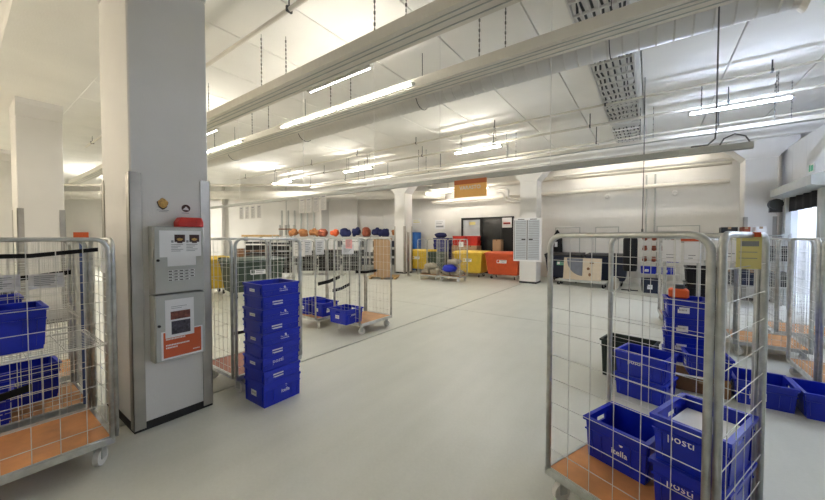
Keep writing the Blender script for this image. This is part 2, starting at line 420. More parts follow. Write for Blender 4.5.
def tray(y0, y1, z, x0, x1, label, hang, lights, side):
    t = thing('cable_trunking', label, 'trunking', (0, (y0 + y1) / 2, z))
    w = (y1 - y0) / 2; h = .11 if w > .1 else .06
    b = MB().box(x0, x1, -w, w, 0, .012)
    obj('base_plate', b, M_TRAYW, t)
    for s in (-1, 1):
        obj('side_lip', MB().box(x0, x1, *sorted((s * w, s * (w - .012))), .012, h).box(x0, x1, *sorted((s * w, s * (w - .035))), h, h + .012), M_TRAYW, t)
    ln = MB()
    for dy in (-w * .55, -w * .1, w * .55): ln.box(x0, x1, dy - .006, dy + .006, -.006, 0)
    obj('seam', ln, M_GREYP, t)
    cab = MB()
    for k in range(3):
        dy = -w * .5 + k * w * .45
        cab.tube([(x0 + (x1 - x0) * i / 24, dy + .02 * math.sin(i * 1.7 + k), .03 + .008 * math.sin(i * 2.3)) for i in range(25)], .014, 5)
    obj('cable', cab, M_DGREY, t)
    for x in hang:
        for s in (-1, 1):
            c = MB().tube([(x + s * .12, s * w * .8, h), (x + s * .12, s * w * .8, 4.6 - z)], .004, 5)
            for i in range(int((4.58 - z - h) / .06)):
                zz = h + .02 + i * .06; d = .008 if i % 2 else .004
                c.box(x + s * .12 - d, x + s * .12 + d, s * w * .8 - .007, s * w * .8 + .007, zz, zz + .035)
            obj('chain', c, M_CHAIN, t)
    for (a, b_) in lights:
        yy = side * (w + .055); zo = .03 if side < 0 else -.01
        lh = obj('lamp_housing', MB().box(a, b_, *sorted((yy - side * .02, yy - side * .05)), -.012 + zo, .03 + zo), M_WPIPE, t)
        n = max(1, round((b_ - a) / 1.5)); step = (b_ - a) / n
        for k in range(n):
            obj('fluorescent_tube', MB().cyl((a + k * step + .02, yy, .005 + zo), (a + (k + 1) * step - .02, yy, .005 + zo), .0125, 10), T_RAIL, lh)
            for kk in (0, 1): obj('tube_holder', MB().box(a + (k + kk) * step - kk * .03, a + (k + kk) * step + .03 - kk * .03, yy - .02, yy + .02, -.012 + zo, .024 + zo), M_WPIPE, lh)
    return t
tray(2.65, 2.95, 3.72, -18, 4.5, 'long cream trunking nearest the camera, its chains hanging below the slabs', (-9.5, -7.0, -4.5, -2.3, .4, 3), ((-3.95, -2.75), (-8.2, -6.7)), 1)
tray(3.76, 4.05, 3.72, -18, 4.5, 'second long cream trunking beside the round air duct', (-9.3, -6.8, -4.3, -1.6, .9, 3.2), ((-5.75, -2.65), (-10.2, -7.2), (1.2, 3.0)), -1)  # rightmost tube run is out of view, added to brighten the ceiling
tray(9.14, 9.26, 3.8, -12, 2.6, 'far slim cream trunking running before the mushroom columns', (-9, -6.2, -3.2, -.1, 2), (), -1)

# round spiral duct
du = thing('air_duct', 'round cream spiral air duct with flanged open end', 'duct', (0, 4.45, 3.9))
db = MB().tube([(-18, 0, 0), (1.0, 0, 0)], .175, 24)
obj('duct_pipe', db, M_DUCT, du, smooth=False)
for p in du.children[0].data.polygons: p.use_smooth = len(p.vertices) == 4
rg = MB()
for k in range(70):
    x = .92 - k * .15
    rg.tube([(x - .008, 0, 0), (x + .008, 0, 0)], .179, 24)
obj('spiral_seam', rg, M_DUCT, du)
obj('end_flange', MB().tube([(1.0, 0, 0), (1.05, 0, 0), (1.09, 0, 0)], [.178, .19, .235], 24), M_DUCT, du)
for x in (-9, -6, -3, -.4):
    obj('hanger_strap', MB().tube([(x, .19 * math.cos(a), .19 * math.sin(a)) for a in [i * math.pi / 8 for i in range(16)]], .006, 4, closed=True).box(x - .004, x + .004, -.004, .004, .18, .7), M_DGREY, du)
# thin pipes along the hall
def pipe(y, z, x0, x1, r, label, hang=True):
    t = thing('ceiling_pipe', label, 'pipe', (0, y, z))
    obj('pipe_run', MB().tube([(x0, 0, 0), (x1, 0, 0)], r, 10), M_TRAYW, t)
    if hang:
        x = x0 + .8
        while x < x1:
            obj('clip', MB().box(x - .01, x + .01, -.004, .004, r, 4.6 - z).box(x - .015, x + .015, -r - .01, r + .01, -r - .004, r + .004), M_DGREY, t)
            x += 2.4
pipe(2.45, 4.42, -14, 3, .028, 'thin painted pipe under the slabs nearest the near pillar')
pipe(7.98, 4.42, -16, 9, .022, 'thin painted sprinkler pipe crossing the middle of the ceiling')
pipe(10.05, 4.18, -14, 9, .024, 'thin dark edged pipe running in front of the far beam')
pipe(8.9, 4.3, -14, 9, .03, 'painted pipe running beside the far lamp row')
pipe(14.25, 3.45, -9, 2, .07, 'thick white pipe along the top of the back wall', False)
pipe(14.0, 4.0, -9, 2, .09, 'thick white pipe above the other along the back wall', False)
pipe(13.3, 3.95, -3, 2, .05, 'white pipe high behind the far beam on the right', False)
lb = thing('pipe_bend', 'white bent pipes coming out beside the amber sign', 'pipe', (-4.9, 13.9, 3.5))
obj('pipe_run', MB().tube([(-.6, 0, .3), (-.2, 0, .3), (-.05, 0, .2), (-.05, 0, -.1), (.1, 0, -.2), (1.2, 0, -.2)], .05, 8), M_WPIPE, lb)
obj('pipe_run', MB().tube([(-.6, .1, .15), (-.35, .1, .15), (-.25, .1, .05), (-.25, .1, -.2), (.1, .1, -.32), (1.2, .1, -.32)], .05, 8), M_WPIPE, lb)
obj('bracket', MB().box(.6, .64, -.02, .7, -.36, -.3), M_GREYP, lb)
# duct along the left wall (square to the camera)
wd = thing('wall_duct', 'long pale round duct in front of the far left wall', 'duct', (-9.62, 13.41, 3.78), R(35.66))
o_ = obj('duct_pipe', MB().tube([(-24, 0, 0), (1.6, 0, 0)], .2, 20), M_DUCT, wd)
for p in o_.data.polygons: p.use_smooth = len(p.vertices) == 4
for k in range(18): obj('joint_ring', MB().tube([(1.4 - k * 1.4 - .015, 0, 0), (1.4 - k * 1.4 + .015, 0, 0)], .208, 20), M_DUCT, wd)
wb = thing('wall_pipe', 'thin level pipe above the far left duct', 'pipe', (-9.62, 13.41, 4.28), R(35.66))
obj('pipe_run', MB().tube([(-24, 0, 0), (1.0, 0, 0)], .06, 10), M_TRAYW, wb)
# vertical pipes on the left wall with wooden shelf
for k in range(6):
    tag(obj('riser_pipe', MB().tube([(0, 0, 1.7), (0, 0, 3.2)], .05, 8), M_GREYP, loc=(-9.62 - .8125 * (4.0 + k * .36) * 1 - 2.6, 13.41 - .583 * (4.0 + k * .36) + .9, 0)), '%s grey riser pipe from the left above the pine shelf' % ['sixth', 'fifth', 'fourth', 'third', 'second', 'first'][5 - k], 'pipe', 'riser pipes on the left wall')

# open mesh cable ladder under the slabs
def grille(y0, y1, lab):
    t = thing('mesh_tray', lab, 'cable tray', (-.55, y0, 4.44), 0, 'mesh trays under the ceiling')
    L = y1 - y0; g = MB(); w = .29
    for i in range(7): 
        x = -w + 2 * w * i / 6; g.box(x - .006, x + .006, 0, L, 0, .03)
    n = int(L / .27)
    for i in range(n + 1):
        y = L * i / n; g.box(-w, w, y - .012, y + .012, -.004, .03)
    obj('mesh', g, M_WPIPE, t)
    obj('side_rail', MB().box(-w - .02, -w, 0, L, 0, .09), M_WPIPE, t); obj('side_rail', MB().box(w, w + .02, 0, L, 0, .09), M_WPIPE, t)
    rg = random.Random(int(y0 * 10)); c = MB()
    for k in range(7):
        x = -w + .05 + k * .085
        c.tube([(x + rg.uniform(-.03, .03), L * i / 8, .045 + rg.uniform(0, .03)) for i in range(9)], .016, 5)
    obj('cable_bundle', c, M_DGREY, t)
    for yy in (.1, L - .1):
        for sx in (-1, 1): obj('hanger', MB().box(sx * .3 - .008, sx * .3 + .008, yy - .008, yy + .008, .05, .16), M_GREYP, t)
grille(3.2, 5.25, 'mesh cable tray with dark cables directly over the round duct')
grille(5.55, 8.2, 'long mesh cable tray with dark cables in the middle of the ceiling')
grille(8.35, 9.6, 'mesh cable tray with dark cables ahead of the far trunking')
grille(10.2, 11.7, 'mesh cable tray with dark cables just before the far beam')

# hanging bar with sheets and the VARASTO sign
br = thing('hanging_rail', 'long thin rail hung on wires across the hall below the trunking', 'rail', (0, 4.1, 2.46))
obj('rail_profile', MB().box(-9.6, .72, -.03, .03, -.025, .03), M_GREYP, br)
obj('end_loop', MB().tube([(.5, 0, .03), (.53, 0, .09), (.6, 0, .12), (.67, 0, .09), (.7, 0, .03)], .006, 6), M_CHAIN, br)
obj('conduit', MB().tube([(.3, 0, .05), (.42, 0, .05), (.47, 0, .1), (.476, 0, .2), (.476, 0, 2.14)], .007, 8), M_CHAIN, br)
for x in (-8.1, -5.6, -3.72, -2.46, -.96):
    obj('suspension_wire', MB().tube([(x, 0, .03), (x, .0, 2.14)], .009 if x == -5.6 else .005, 5), M_WPIPE, br)
sg = thing('hanging_sign', 'amber hanging sign reading VARASTO in white letters', 'sign', (-1.965, 4.06, 2.2))
obj('board', MB().box(-.235, .235, -.006, .006, 0, .235), M_SIGN, sg)
obj('top_band', MB().box(-.235, .235, -.008, .008, .175, .236), M_SIGND, sg)
text_on('lettering', 'VARASTO', .07, frame((0, -.008, 0), (1, 0, 0), (0, 0, 1)), 0, .125, 0, M_WHITE, sg, .001)
def hung_sheet(x, z0, lab, grp, n):
    t = thing('hanging_sheet', lab, 'sheet', (x, 4.06, z0), 0, grp)
    obj('sheet', MB().box(-.085, .085, -.002, .002, 0, .29), M_SHEETG, t)
    l = MB().box(-.05, .05, -.004, -.002, .24, .265)
    for i in range(9): l.box(-.06, .05 - .015 * ((i * 7) % 3), -.004, -.002, .205 - i * .022, .212 - i * .022)
    obj('print_line', l, M_PAPERG, t)
for i in range(4):
    hung_sheet(-5.6 + i * .215, 2.14 + (.03 if i == 3 else 0), ['leftmost', 'second', 'third', 'rightmost'][i] + ' of the four white printed sheets hanging nearer the amber sign', 'sheets hung in the middle of the rail', i)
    hung_sheet(-7.95 + i * .26, 2.10, ['leftmost', 'second', 'third', 'rightmost'][i] + ' of the four white printed sheets hanging nearer the near pillar', 'sheets hung at the left of the rail', i)
tag(obj('pull_cord', MB().tube([(0, 0, 1.8), (0.005, 0, 3.2), (0, 0, 4.6)], .008, 6).tube([(0, 0, 1.72), (0, 0, 1.82)], .018, 8), M_CHAIN, loc=(-.12, 7.5, 0)), 'long dark cord dropping from the ceiling in front of the back wall', 'cord')
for x in (-.13, .12):
    tag(obj('wall_pipe', MB().tube([(x, 14.5, 1.75), (x, 14.5, 3.9)], .03, 8), M_GREYP), ('left' if x < 0 else 'right') + ' one of two thin vertical pipes on the back wall above the boots shelf', 'pipe', 'vertical pipes on the back wall')
for x, z, l in ((-1.34, 3.22, 'small round white detector high on the back wall above the bins'), (.67, 3.2, 'small round white detector high on the back wall by the right column')):
    tag(obj('detector', MB().tube([(x, 14.6, z), (x, 14.54, z), (x, 14.52, z)], [.09, .09, .06], 16), M_WPIPE), l, 'detector')

# ------------------------------------------------------------------ cabinet on the near pillar
cb = thing('wall_cabinet', 'grey metal double wall cabinet with notices fixed to the near pillar', 'cabinet', (-3.5, 0, 0))
FC = frame((0.13, 0, 0), (0, 1, 0), (0, 0, 1))      # u = +Y, v = +Z, n = +X
obj('upper_body', MB().box(.0, .11, .985, 1.375, 1.17, 1.75), M_GREYP, cb)
obj('lower_body', MB().box(.0, .11, .985, 1.375, .585, 1.158), M_GREYP, cb)
du_ = obj('door', MB().cbox(.112, .13, .99, 1.37, 1.175, 1.745, .004), M_GREYP, cb)
dl_ = obj('door', MB().cbox(.112, .13, .99, 1.37, .59, 1.153, .004), M_GREYP, cb)
for d, z in ((du_, 1.46), (dl_, .9)):
    obj('lock', MB().cyl((.13, 1.012, z), (.142, 1.012, z), .011, 10), M_BLACK, d)
def paper(name, u0, u1, v0, v1, n, m, parent): return obj(name, MB().fbox(FC, u0, u1, v0, v1, n, n + .0015), m, parent)
p1 = paper('notice', 1.025, 1.345, 1.485, 1.715, .0005, M_PAPER, cb)
for c in (1.14, 1.255):
    obj('printed_photo', MB().fbox(FC, c - .005, c + .075, 1.615, 1.68, .002, .0028).fbox(FC, c - .005 + .02, c + .055, 1.605, 1.615, .002, .0028), M_FOODD, p1)
    obj('printed_photo', MB().disc(FC, c + .035, 1.638, .024, .012, .0028, .0034, 12, .15), M_FOODT, p1)
    q = MB()
    for i in range(5): q.fbox(FC, c - .03, c + .06 - .02 * (i % 3), 1.59 - i * .014, 1.595 - i * .014, .002, .0026)
    q.fbox(FC, c - .03, c - .012, 1.61, 1.63, .002, .0026)
    obj('print_line', q, M_PAPERG, p1)
paper('notice', 1.08, 1.3, 1.405, 1.488, .0025, M_PAPER, cb)
stk = MB()
for r in range(4):
    for c in range(5):
        if (r, c) not in ((3, 4),):
            stk.fbox(FC, 1.085 + c * .042, 1.12 + c * .042, 1.355 - r * .026, 1.37 - r * .026, .0, .0012)
obj('number_label', stk, M_PAPER, du_)['kind'] = 'stuff'
st2 = MB()
for r in range(4):
    for c in range(5):
        if (r, c) != (3, 4): st2.fbox(FC, 1.087 + c * .042, 1.114 + c * .042, 1.3575 - r * .026, 1.3665 - r * .026, .0012, .0018)
obj('print_line', st2, M_PRINT, du_)['kind'] = 'stuff'
po = paper('poster', 1.025, 1.345, .6, .845, .0005, M_PAPER, cb)
obj('print_field', MB().fbox(FC, 1.04, 1.332, .615, .835, .002, .0026), M_POST, po)
tl = MB()
for (v, a, L) in ((.79, .018, .15), (.767, .018, .145), (.715, .018, .17), (.693, .018, .08), (.64, .225, .05)):
    x = 1.04 + a; rg = random.Random(int(v * 999))
    while x < 1.04 + a + L:
        w_ = rg.uniform(.006, .010); tl.fbox(FC, x, x + w_, v, v + (.013 if L > .06 else .008), .0026, .003); x += w_ + .003
obj('print_line', tl, M_WHITE, po)['kind'] = 'stuff'
pp = paper('notice', 1.055, 1.275, .785, 1.115, .0035, M_PAPER, cb)
obj('printed_photo', MB().fbox(FC, 1.095, 1.245, .94, 1.01, .0052, .0058), M_PHOTOR, pp)
obj('printed_photo', MB().fbox(FC, 1.1, 1.245, .81, .925, .0052, .0058), M_PHOTO, pp)
obj('print_line', MB().fbox(FC, 1.1, 1.22, 1.05, 1.054, .0052, .0056).fbox(FC, 1.1, 1.18, 1.035, 1.039, .0052, .0056), M_PAPERG, pp)
rb = thing('red_case', 'bright red plastic case lying on top of the pillar cabinet', 'case', (-3.43, 1.27, 1.7505))
obj('case_body', MB().loft([[(-.06, -.1, 0), (.06, -.1, 0), (.06, .1, 0), (-.06, .1, 0)], [(-.06, -.1, .045), (.06, -.1, .045), (.06, .1, .045), (-.06, .1, .045)], [(-.055, -.075, .085), (.045, -.075, .085), (.045, .092, .085), (-.055, .092, .085)]]), M_REDC, rb, bevel=.006)
obj('latch', MB().box(.058, .066, .04, .07, .03, .06), M_REDC, rb)
FP = frame((-3.5, 0, 0), (0, 1, 0), (0, 0, 1))
s1 = thing('sticker', 'round pastry picture sticker on the near pillar, upper left', 'sticker', (-3.5, 0, 0))
F0 = frame((0, 0, 0), (0, 1, 0), (0, 0, 1))
obj('picture', MB().disc(F0, 1.095, 1.952, .041, .046, .0005, .0015, 20, .12), M_FOODD, s1)
obj('picture_centre', MB().disc(F0, 1.098, 1.958, .037, .041, .0015, .002, 16, .08), M_FOODT, s1)
obj('print_line', MB().fbox(F0, 1.05, 1.14, 1.893, 1.898, .0005, .001).fbox(F0, 1.065, 1.13, 1.881, 1.885, .0005, .001), M_PAPERG, s1)['kind'] = 'stuff'
s2 = thing('sticker', 'dark oval picture sticker on the near pillar above the red case', 'sticker', (-3.5, 0, 0))
obj('picture', MB().disc(F0, 1.275, 1.925, .036, .034, .0005, .0015, 20), M_FOODD, s2)
obj('picture_centre', MB().loft([[F0[0] + Vector((n, a, b)) for a, b in ((1.248, 1.91), (1.3, 1.908), (1.292, 1.925), (1.275, 1.942))] for n in (.0015, .002)]), M_PAPER, s2)
obj('print_line', MB().fbox(F0, 1.24, 1.3, 1.878, 1.883, .0005, .001), M_PAPERG, s2)

# ------------------------------------------------------------------ crates
def make_crate(L=.40, W=.36, h=.23, m=None, tf=.93):
    """open stacking crate: base centre at the origin; long faces at y = +-W/2"""
    m = m or M_BLUE
    t = bpy.data.objects.new('crate', None); COL.objects.link(t); t.empty_display_size = .1
    a, b, k = L / 2, W / 2, .012
    def tap(mb, f=tf):
        mb.v = [(x * (f + (1 - f) * z / h), y * (f + (1 - f) * z / h), z) for x, y, z in mb.v]; return mb
    bd = MB().box(-a, a, -b, b, 0, k)
    bd.box(-a, a, -b, -b + k, k, h).box(-a, a, b - k, b, k, h)
    hz0, hz1, hw = h - .075, h - .038, .055
    for s in (-1, 1):
        x0, x1 = sorted((s * a, s * (a - k)))
        if tf > .95:
            bd.box(x0, x1, -b + k, b - k, k, h); continue
        bd.box(x0, x1, -b + k, -hw, k, h).box(x0, x1, hw, b - k, k, h).box(x0, x1, -hw, hw, k, hz0).box(x0, x1, -hw, hw, hz1, h)
    obj('body', tap(bd), m, t)
    rm = MB(); e = .012
    for z0, z1, e in ((h - .022, h, .014 if tf < .95 else .007), (h - min(.085, h * .6), h - min(.075, h * .6 - .01), .008 if tf < .95 else .005)):
        rm.box(-a - e, a + e, -b - e, -b + .001, z0, z1).box(-a - e, a + e, b - .001, b + e, z0, z1)
        if z0 > h - .05: rm.box(-a - e, -a + .001, -b, b, z0, z1).box(a - .001, a + e, -b, b, z0, z1)
    obj('rim', tap(rm), m, t)
    rb_ = MB()
    for x in (-a + .03, -a * .5, a * .5, a - .03):
        rb_.box(x - .006, x + .006, -b - .008, -b + .001, .03, h - .08).box(x - .006, x + .006, b - .001, b + .008, .03, h - .08)
    for y in (-b + .03, b - .03):
        rb_.box(-a - .008, -a + .001, y - .006, y + .006, .02, h - .03).box(a - .001, a + .008, y - .006, y + .006, .02, h - .03)
    obj('rib', tap(rb_), m, t)['kind'] = 'stuff'
    return t
def front_logo(t, L, W, h, kind, side=-1):
    b = W / 2 * .985; F = frame((0, side * (b + .002), 0), (-side, 0, 0), (0, 0, 1))
    if kind == 'label':
        o = obj('label', MB().fbox(F, -L * .26, L * .02, h * .28, h * .6, .0, .0015), M_PAPER, t)
        q = MB()
        for i in range(6): q.fbox(F, -L * .22 + i * L * .032, -L * .22 + i * L * .032 + .004, h * .4, h * .5, .0015, .002)
        obj('print_line', q, M_PRINT, o)
    elif kind == 'itella':
        obj('logo_mark', MB().disc(F, .04, h * .66, .011, .011, 0, .0012, 10), M_WHITE, t)
        text_on('lettering', 'itella', .05, F, .03, h * .45, .001, M_WHITE, t, .0005)
    else:
        text_on('lettering', 'posti', .06, F, -L * .1, h * .62, .001, M_WHITE, t, .0)
def end_label(t, L, W, h, s=-1):
    F = frame((s * (L / 2 * .98 + .002), 0, 0), (0, -1 if s < 0 else 1, 0), (0, 0, 1))
    o = obj('label', MB().fbox(F, -.06, .035, h * .34, h * .58, .0, .0015), M_PAPER, t)
    q = MB()
    for i in range(5): q.fbox(F, -.04 + i * .014, -.036 + i * .014, h * .43, h * .5, .0015, .002)
    obj('print_line', q, M_PRINT, o)
def crate(x, y, z, rz, label, L=.40, W=.36, h=.23, logo='posti', m=None, group=None, lab_end=True, side=-1, tf=.93):
    t = make_crate(L, W, h, m, tf); t.location = (x, y, z); t.rotation_euler.z = rz
    tag(t, label, 'crate', group)
    for k in (logo if isinstance(logo, tuple) else (logo,)):
        if k: front_logo(t, L, W, h, k, side)
    if lab_end: end_label(t, L, W, h)
    return t
# stack of nine by the pillar: nested crates, corner at (-3.01, 1.72); long face to +X
ORD = ['bottom', 'second', 'third', 'fourth', 'fifth', 'sixth', 'seventh', 'eighth', 'top']
zz = 0.0
for i in range(9):
    odd = i % 2
    lg = 'itella' if i in (0, 4, 6, 8) else ('posti' if i == 2 else 'label')
    dx = .004 * math.sin(i * 2.1); dy = .004 * math.cos(i * 1.7)
    crate(-3.18 + dx, 1.925 + dy, zz, R(90) + R(1.0 * math.sin(i * 1.3)), '%s blue crate %sof the stack of nine beside the near pillar' % (ORD[i], '' if i in (0, 8) else 'from the floor '), L=.40, W=.355, h=.235 if i == 0 else .1205, tf=.985,
          logo=lg, group='stack of nine blue crates', lab_end=(odd == 0))
    zz += .235 if i == 0 else .1205

# ------------------------------------------------------------------ roll cages
def caster(par, x, y, h=.16, col=None):
    c = obj('caster', MB().box(-.03, .03, -.035, .035, h - .012, h).box(-.026, -.02, -.025, .025, .05, h - .012).box(.02, .026, -.025, .025, .05, h - .012), M_GALV, par, loc=(x, y, 0), rz=random.uniform(-.8, .8))
    obj('wheel', MB().tube([(-.017, 0, .058), (.017, 0, .058)], .058, 16), col or M_WPIPE, c)
def mesh_panel(par, p0, p1, z0, z1, nv, dz, r=.0155, wr=.0021, name='side_panel', lips=True):
    """tubular frame with rounded top corners plus welded wires, from p0 to p1"""
    p0 = Vector(p0 + (0,)); p1 = Vector(p1 + (0,)); d = (p1 - p0); L = d.length; d.normalize()
    rc = .075; pts = [p0 + Vector((0, 0, z0))]
    for i in range(7):
        a = math.pi / 2 * i / 6
        pts.append(p0 + d * (rc - rc * math.cos(a)) + Vector((0, 0, z1 - rc + rc * math.sin(a))))
    for i in range(7):
        a = math.pi / 2 * (1 - i / 6)
        pts.append(p1 - d * (rc - rc * math.cos(a)) + Vector((0, 0, z1 - rc + rc * math.sin(a))))
    pts.append(p1 + Vector((0, 0, z0)))
    f = obj(name, MB().tube(pts, r, 8), M_GALV, par)
    for p in f.data.polygons: p.use_smooth = len(p.vertices) == 4
    wv = MB(); n = Vector((-d.y, d.x, 0)) * .004
    for i in range(1, nv):
        q = p0 + d * (L * i / nv) + n
        edge = rc - math.sqrt(max(0, rc * rc - max(0, rc - min(L * i / nv, L - L * i / nv)) ** 2))
        wv.tube([q + Vector((0, 0, z0 + .02)), q + Vector((0, 0, z1 - edge))], wr, 4)
    z = z1 - .15 + .0
    k = 0
    while z > z0 + .04:
        wv.tube([p0 + d * .0 + Vector((0, 0, z)) - n, p1 + Vector((0, 0, z)) - n], wr, 4); z -= dz
    wv.tube([p0 + Vector((0, 0, z0 + .02)), p1 + Vector((0, 0, z0 + .02))], wr * 1.6, 4)
    obj('wire_mesh', wv, M_WIRE, f)
    return f
def cage(label, x, y, rz, panels='lrb', L=.80, W=.72, H=1.64, nv=6, dz=.15, board=None, shelf=None, group='roll cages', straps=(), sheets=(), r=.0155, wr=.0022):
    """origin at the front left base corner; x along the front, y to the back"""
    t = thing('roll_cage', label, 'roll cage', (x, y, 0), rz, group)
    zb = .185
    bo = obj('base_board', MB().box(.018, L - .018, .018, W - .018, zb - .004, zb + .012), board or M_PLY, t)
    fr = MB().box(0, L, 0, .018, zb - .03, zb + .016).box(0, L, W - .018, W, zb - .03, zb + .016).box(0, .018, .018, W - .018, zb - .03, zb + .016).box(L - .018, L, .018, W - .018, zb - .03, zb + .016)
    fr.box(.1, .16, .018, W - .018, zb - .03, zb - .005).box(L - .16, L - .1, .018, W - .018, zb - .03, zb - .005)
    obj('base_frame', fr, M_GALV, t)
    for cx in (.07, L - .07):
        for cy in (.07, W - .07): caster(t, cx, cy, zb - .03)
    e = .014
    for p in panels:
        if p == 'f': mesh_panel(t, (e, e), (L - e, e), zb, H, nv, dz, r, wr, 'front_panel')
        if p == 'b': mesh_panel(t, (e, W - e), (L - e, W - e), zb, H, nv, dz, r, wr, 'rear_panel')
        if p == 'l': mesh_panel(t, (e - .03, e + .02), (e - .03, W - e - .02), zb, H, max(4, nv - 1), dz, r, wr, 'side_panel')
        if p == 'r': mesh_panel(t, (L - e + .03, e + .02), (L - e + .03, W - e - .02), zb, H, max(4, nv - 1), dz, r, wr, 'side_panel')
    if shelf:
        s = MB()
        for i in range(13): 
            yy = .04 + (W - .08) * i / 12; s.tube([(.03, yy, shelf), (L - .03, yy, shelf)], .003, 4)
        for i in range(5):
            xx = .05 + (L - .1) * i / 4; s.tube([(xx, .03, shelf - .005), (xx, W - .03, shelf - .005)], .004, 4)
        s.tube([(.03, .03, shelf), (L - .03, .03, shelf), (L - .03, W - .03, shelf), (.03, W - .03, shelf)], .006, 6, closed=True)
        obj('wire_shelf', s, M_WIRE, t)
    for (q0, q1, hh) in straps:
        v0, v1 = Vector(q0), Vector(q1); d = (v1 - v0); n = Vector((-d.y, d.x, 0)).normalized() * .007; up = Vector((0, 0, hh / 2)); mid = (v0 + v1) / 2 - Vector((0, 0, .02))
        obj('strap', MB().loft([[p - n - up, p + n - up, p + n + up, p - n + up] for p in (v0, mid, v1)]), M_BLACKC, t)
    for (u, v, kx, w_, h_, mt) in sheets:      # sheets clipped on a panel: kx is the panel
        if kx == 'f': F = frame((u, -.012, v), (1, 0, 0), (0, 0, 1))
        elif kx == 'b': F = frame((u, W - .05, v), (1, 0, 0), (0, 0, 1))
        elif kx == 'r': F = frame((L + .04, u, v), (0, 1, 0), (0, 0, 1))
        else: F = frame((-.02, u, v), (0, -1, 0), (0, 0, 1))
        s = obj('notice', MB().fbox(F, -w_ / 2, w_ / 2, -h_ / 2, h_ / 2, 0, .002), mt, t)
        q = MB()
        for i in range(6): q.fbox(F, -w_ * .35, w_ * (.3 - .1 * (i % 3)), h_ * (.32 - .12 * i), h_ * (.36 - .12 * i), .002, .003)
        obj('print_line', q, M_PAPERG, s)
    return t
# near right cage
RCX, RCY, RCA = -.522, 2.17, R(-21.7)
rc = cage('near roll cage at the right with orange board holding three blue crates', RCX, RCY, RCA, 'fbr', W=.76, H=1.665, group='roll cages', nv=6, dz=.148, r=.0165, wr=.0022)
rc.name = 'roll_cage'
def inrc(u, v): 
    return RCX + u * math.cos(RCA) - v * math.sin(RCA), RCY + u * math.sin(RCA) + v * math.cos(RCA)
x, y = inrc(.25, .51)
crate(x, y, .198, RCA, 'open blue crate on the left of the near right roll cage', L=.36, W=.34, h=.26, logo='itella', group='crates in the near right cage', lab_end=False)
x, y = inrc(.645, .47)
crate(x, y, .198, RCA, 'lower blue posti crate of the pair in the near right roll cage', L=.31, W=.42, h=.24, logo='posti', group='crates in the near right cage')
crate(x, y, .439, RCA, 'upper blue posti crate of the pair, holding white paper, in near right cage', L=.31, W=.42, h=.25, logo='posti', group='crates in the near right cage')
tag(obj('paper_stack', MB().box(-.125, .125, -.17, .17, 0, .17), M_PAPER, loc=(x, y, .455), rz=RCA), 'stack of white papers inside the upper crate of the near right cage', 'paper')
yt = thing('hanging_tag', 'yellow paper tag with orange clip on the near right cage', 'tag', (*inrc(.80, .42), 1.51), RCA - R(65))
obj('tag_sheet', MB().box(-.001, .001, -.03, .06, -.01, .16), M_YPAPER, yt)
obj('clip', MB().box(-.006, .006, .025, .055, .145, .168), M_ORANGE, yt)
obj('print_line', MB().box(.001, .002, -.015, .05, .1, .125), M_PAPERG, yt)
obj('print_rule', MB().box(.001, .002, -.02, .045, .07, .073), M_PAPERG, yt)
obj('print_rule', MB().box(.001, .002, -.02, .045, .04, .043), M_PAPERG, yt)

# near left cages: long side along Y, front towards +X
LC = R(90)
cage('nearest roll cage at the left edge with orange board and wire shelf', -3.16, -.13, LC, 'frb', L=.80, W=.72, nv=6, dz=.148, wr=.003, shelf=.88,
     straps=(((.1, .36, 1.53), (.8, .36, 1.56), .03), ((.0, .5, .53), (.45, .5, .56), .05)), sheets=((.42, 1.5, 'r', .13, .26, M_PAPER),))
cage('roll cage second from the camera in the left group, pale board', -4.02, -.10, LC, 'frb', nv=14, dz=.1, wr=.0028, shelf=.95, board=M_PLYL, straps=(((.0, .4, 1.3), (.75, .4, 1.33), .04),), sheets=((.3, 1.3, 'f', .22, .13, M_PAPER), (.55, 1.3, 'f', .2, .12, M_PAPER)))
cage('rearmost roll cage in the left group behind two others', -4.95, .02, LC, 'flrb', nv=14, dz=.06, wr=.0028, board=M_PLYL)
crate(-3.55, .18, .89, LC, 'blue crate standing on the wire shelf of the nearest left cage', L=.38, W=.34, h=.29, logo=None, group='crates in the left cages')
crate(-4.55, .30, .198, LC + .05, 'blue crate at the back of the left group, on the pale board', L=.5, W=.34, h=.32, logo='posti', group='crates in the left cages')
crate(-4.19, .08, .198, LC - .1, 'blue crate at the front of the pale board in the left group', L=.36, W=.3, h=.26, logo=None, group='crates in the left cages')
crate(-4.4, .18, .96, LC, 'small blue crate on the upper shelf of the second left cage', L=.3, W=.3, h=.2, logo=None, group='crates in the left cages')
tag(obj('document_pouch', MB().cbox(-3.72, -3.7, -.1, .12, 1.22, 1.44, .004), M_FROST), 'pale grey blue pouch hanging high in the nearest left cage', 'pouch')
tag(obj('blue_post', MB().tube([(-4.0, .66, .2), (-4.0, .66, 1.62)], .018, 8), M_FADE), 'slim blue upright post between the cages of the left group', 'post')

# cage behind the near pillar
cage('roll cage with reddish board standing just behind the crate stack', -3.48, 1.70, LC, 'flrb', L=.80, W=.74, nv=8, dz=.15, board=M_PLYR, straps=(((.1, .3, .58), (.5, .3, .6), .03),))
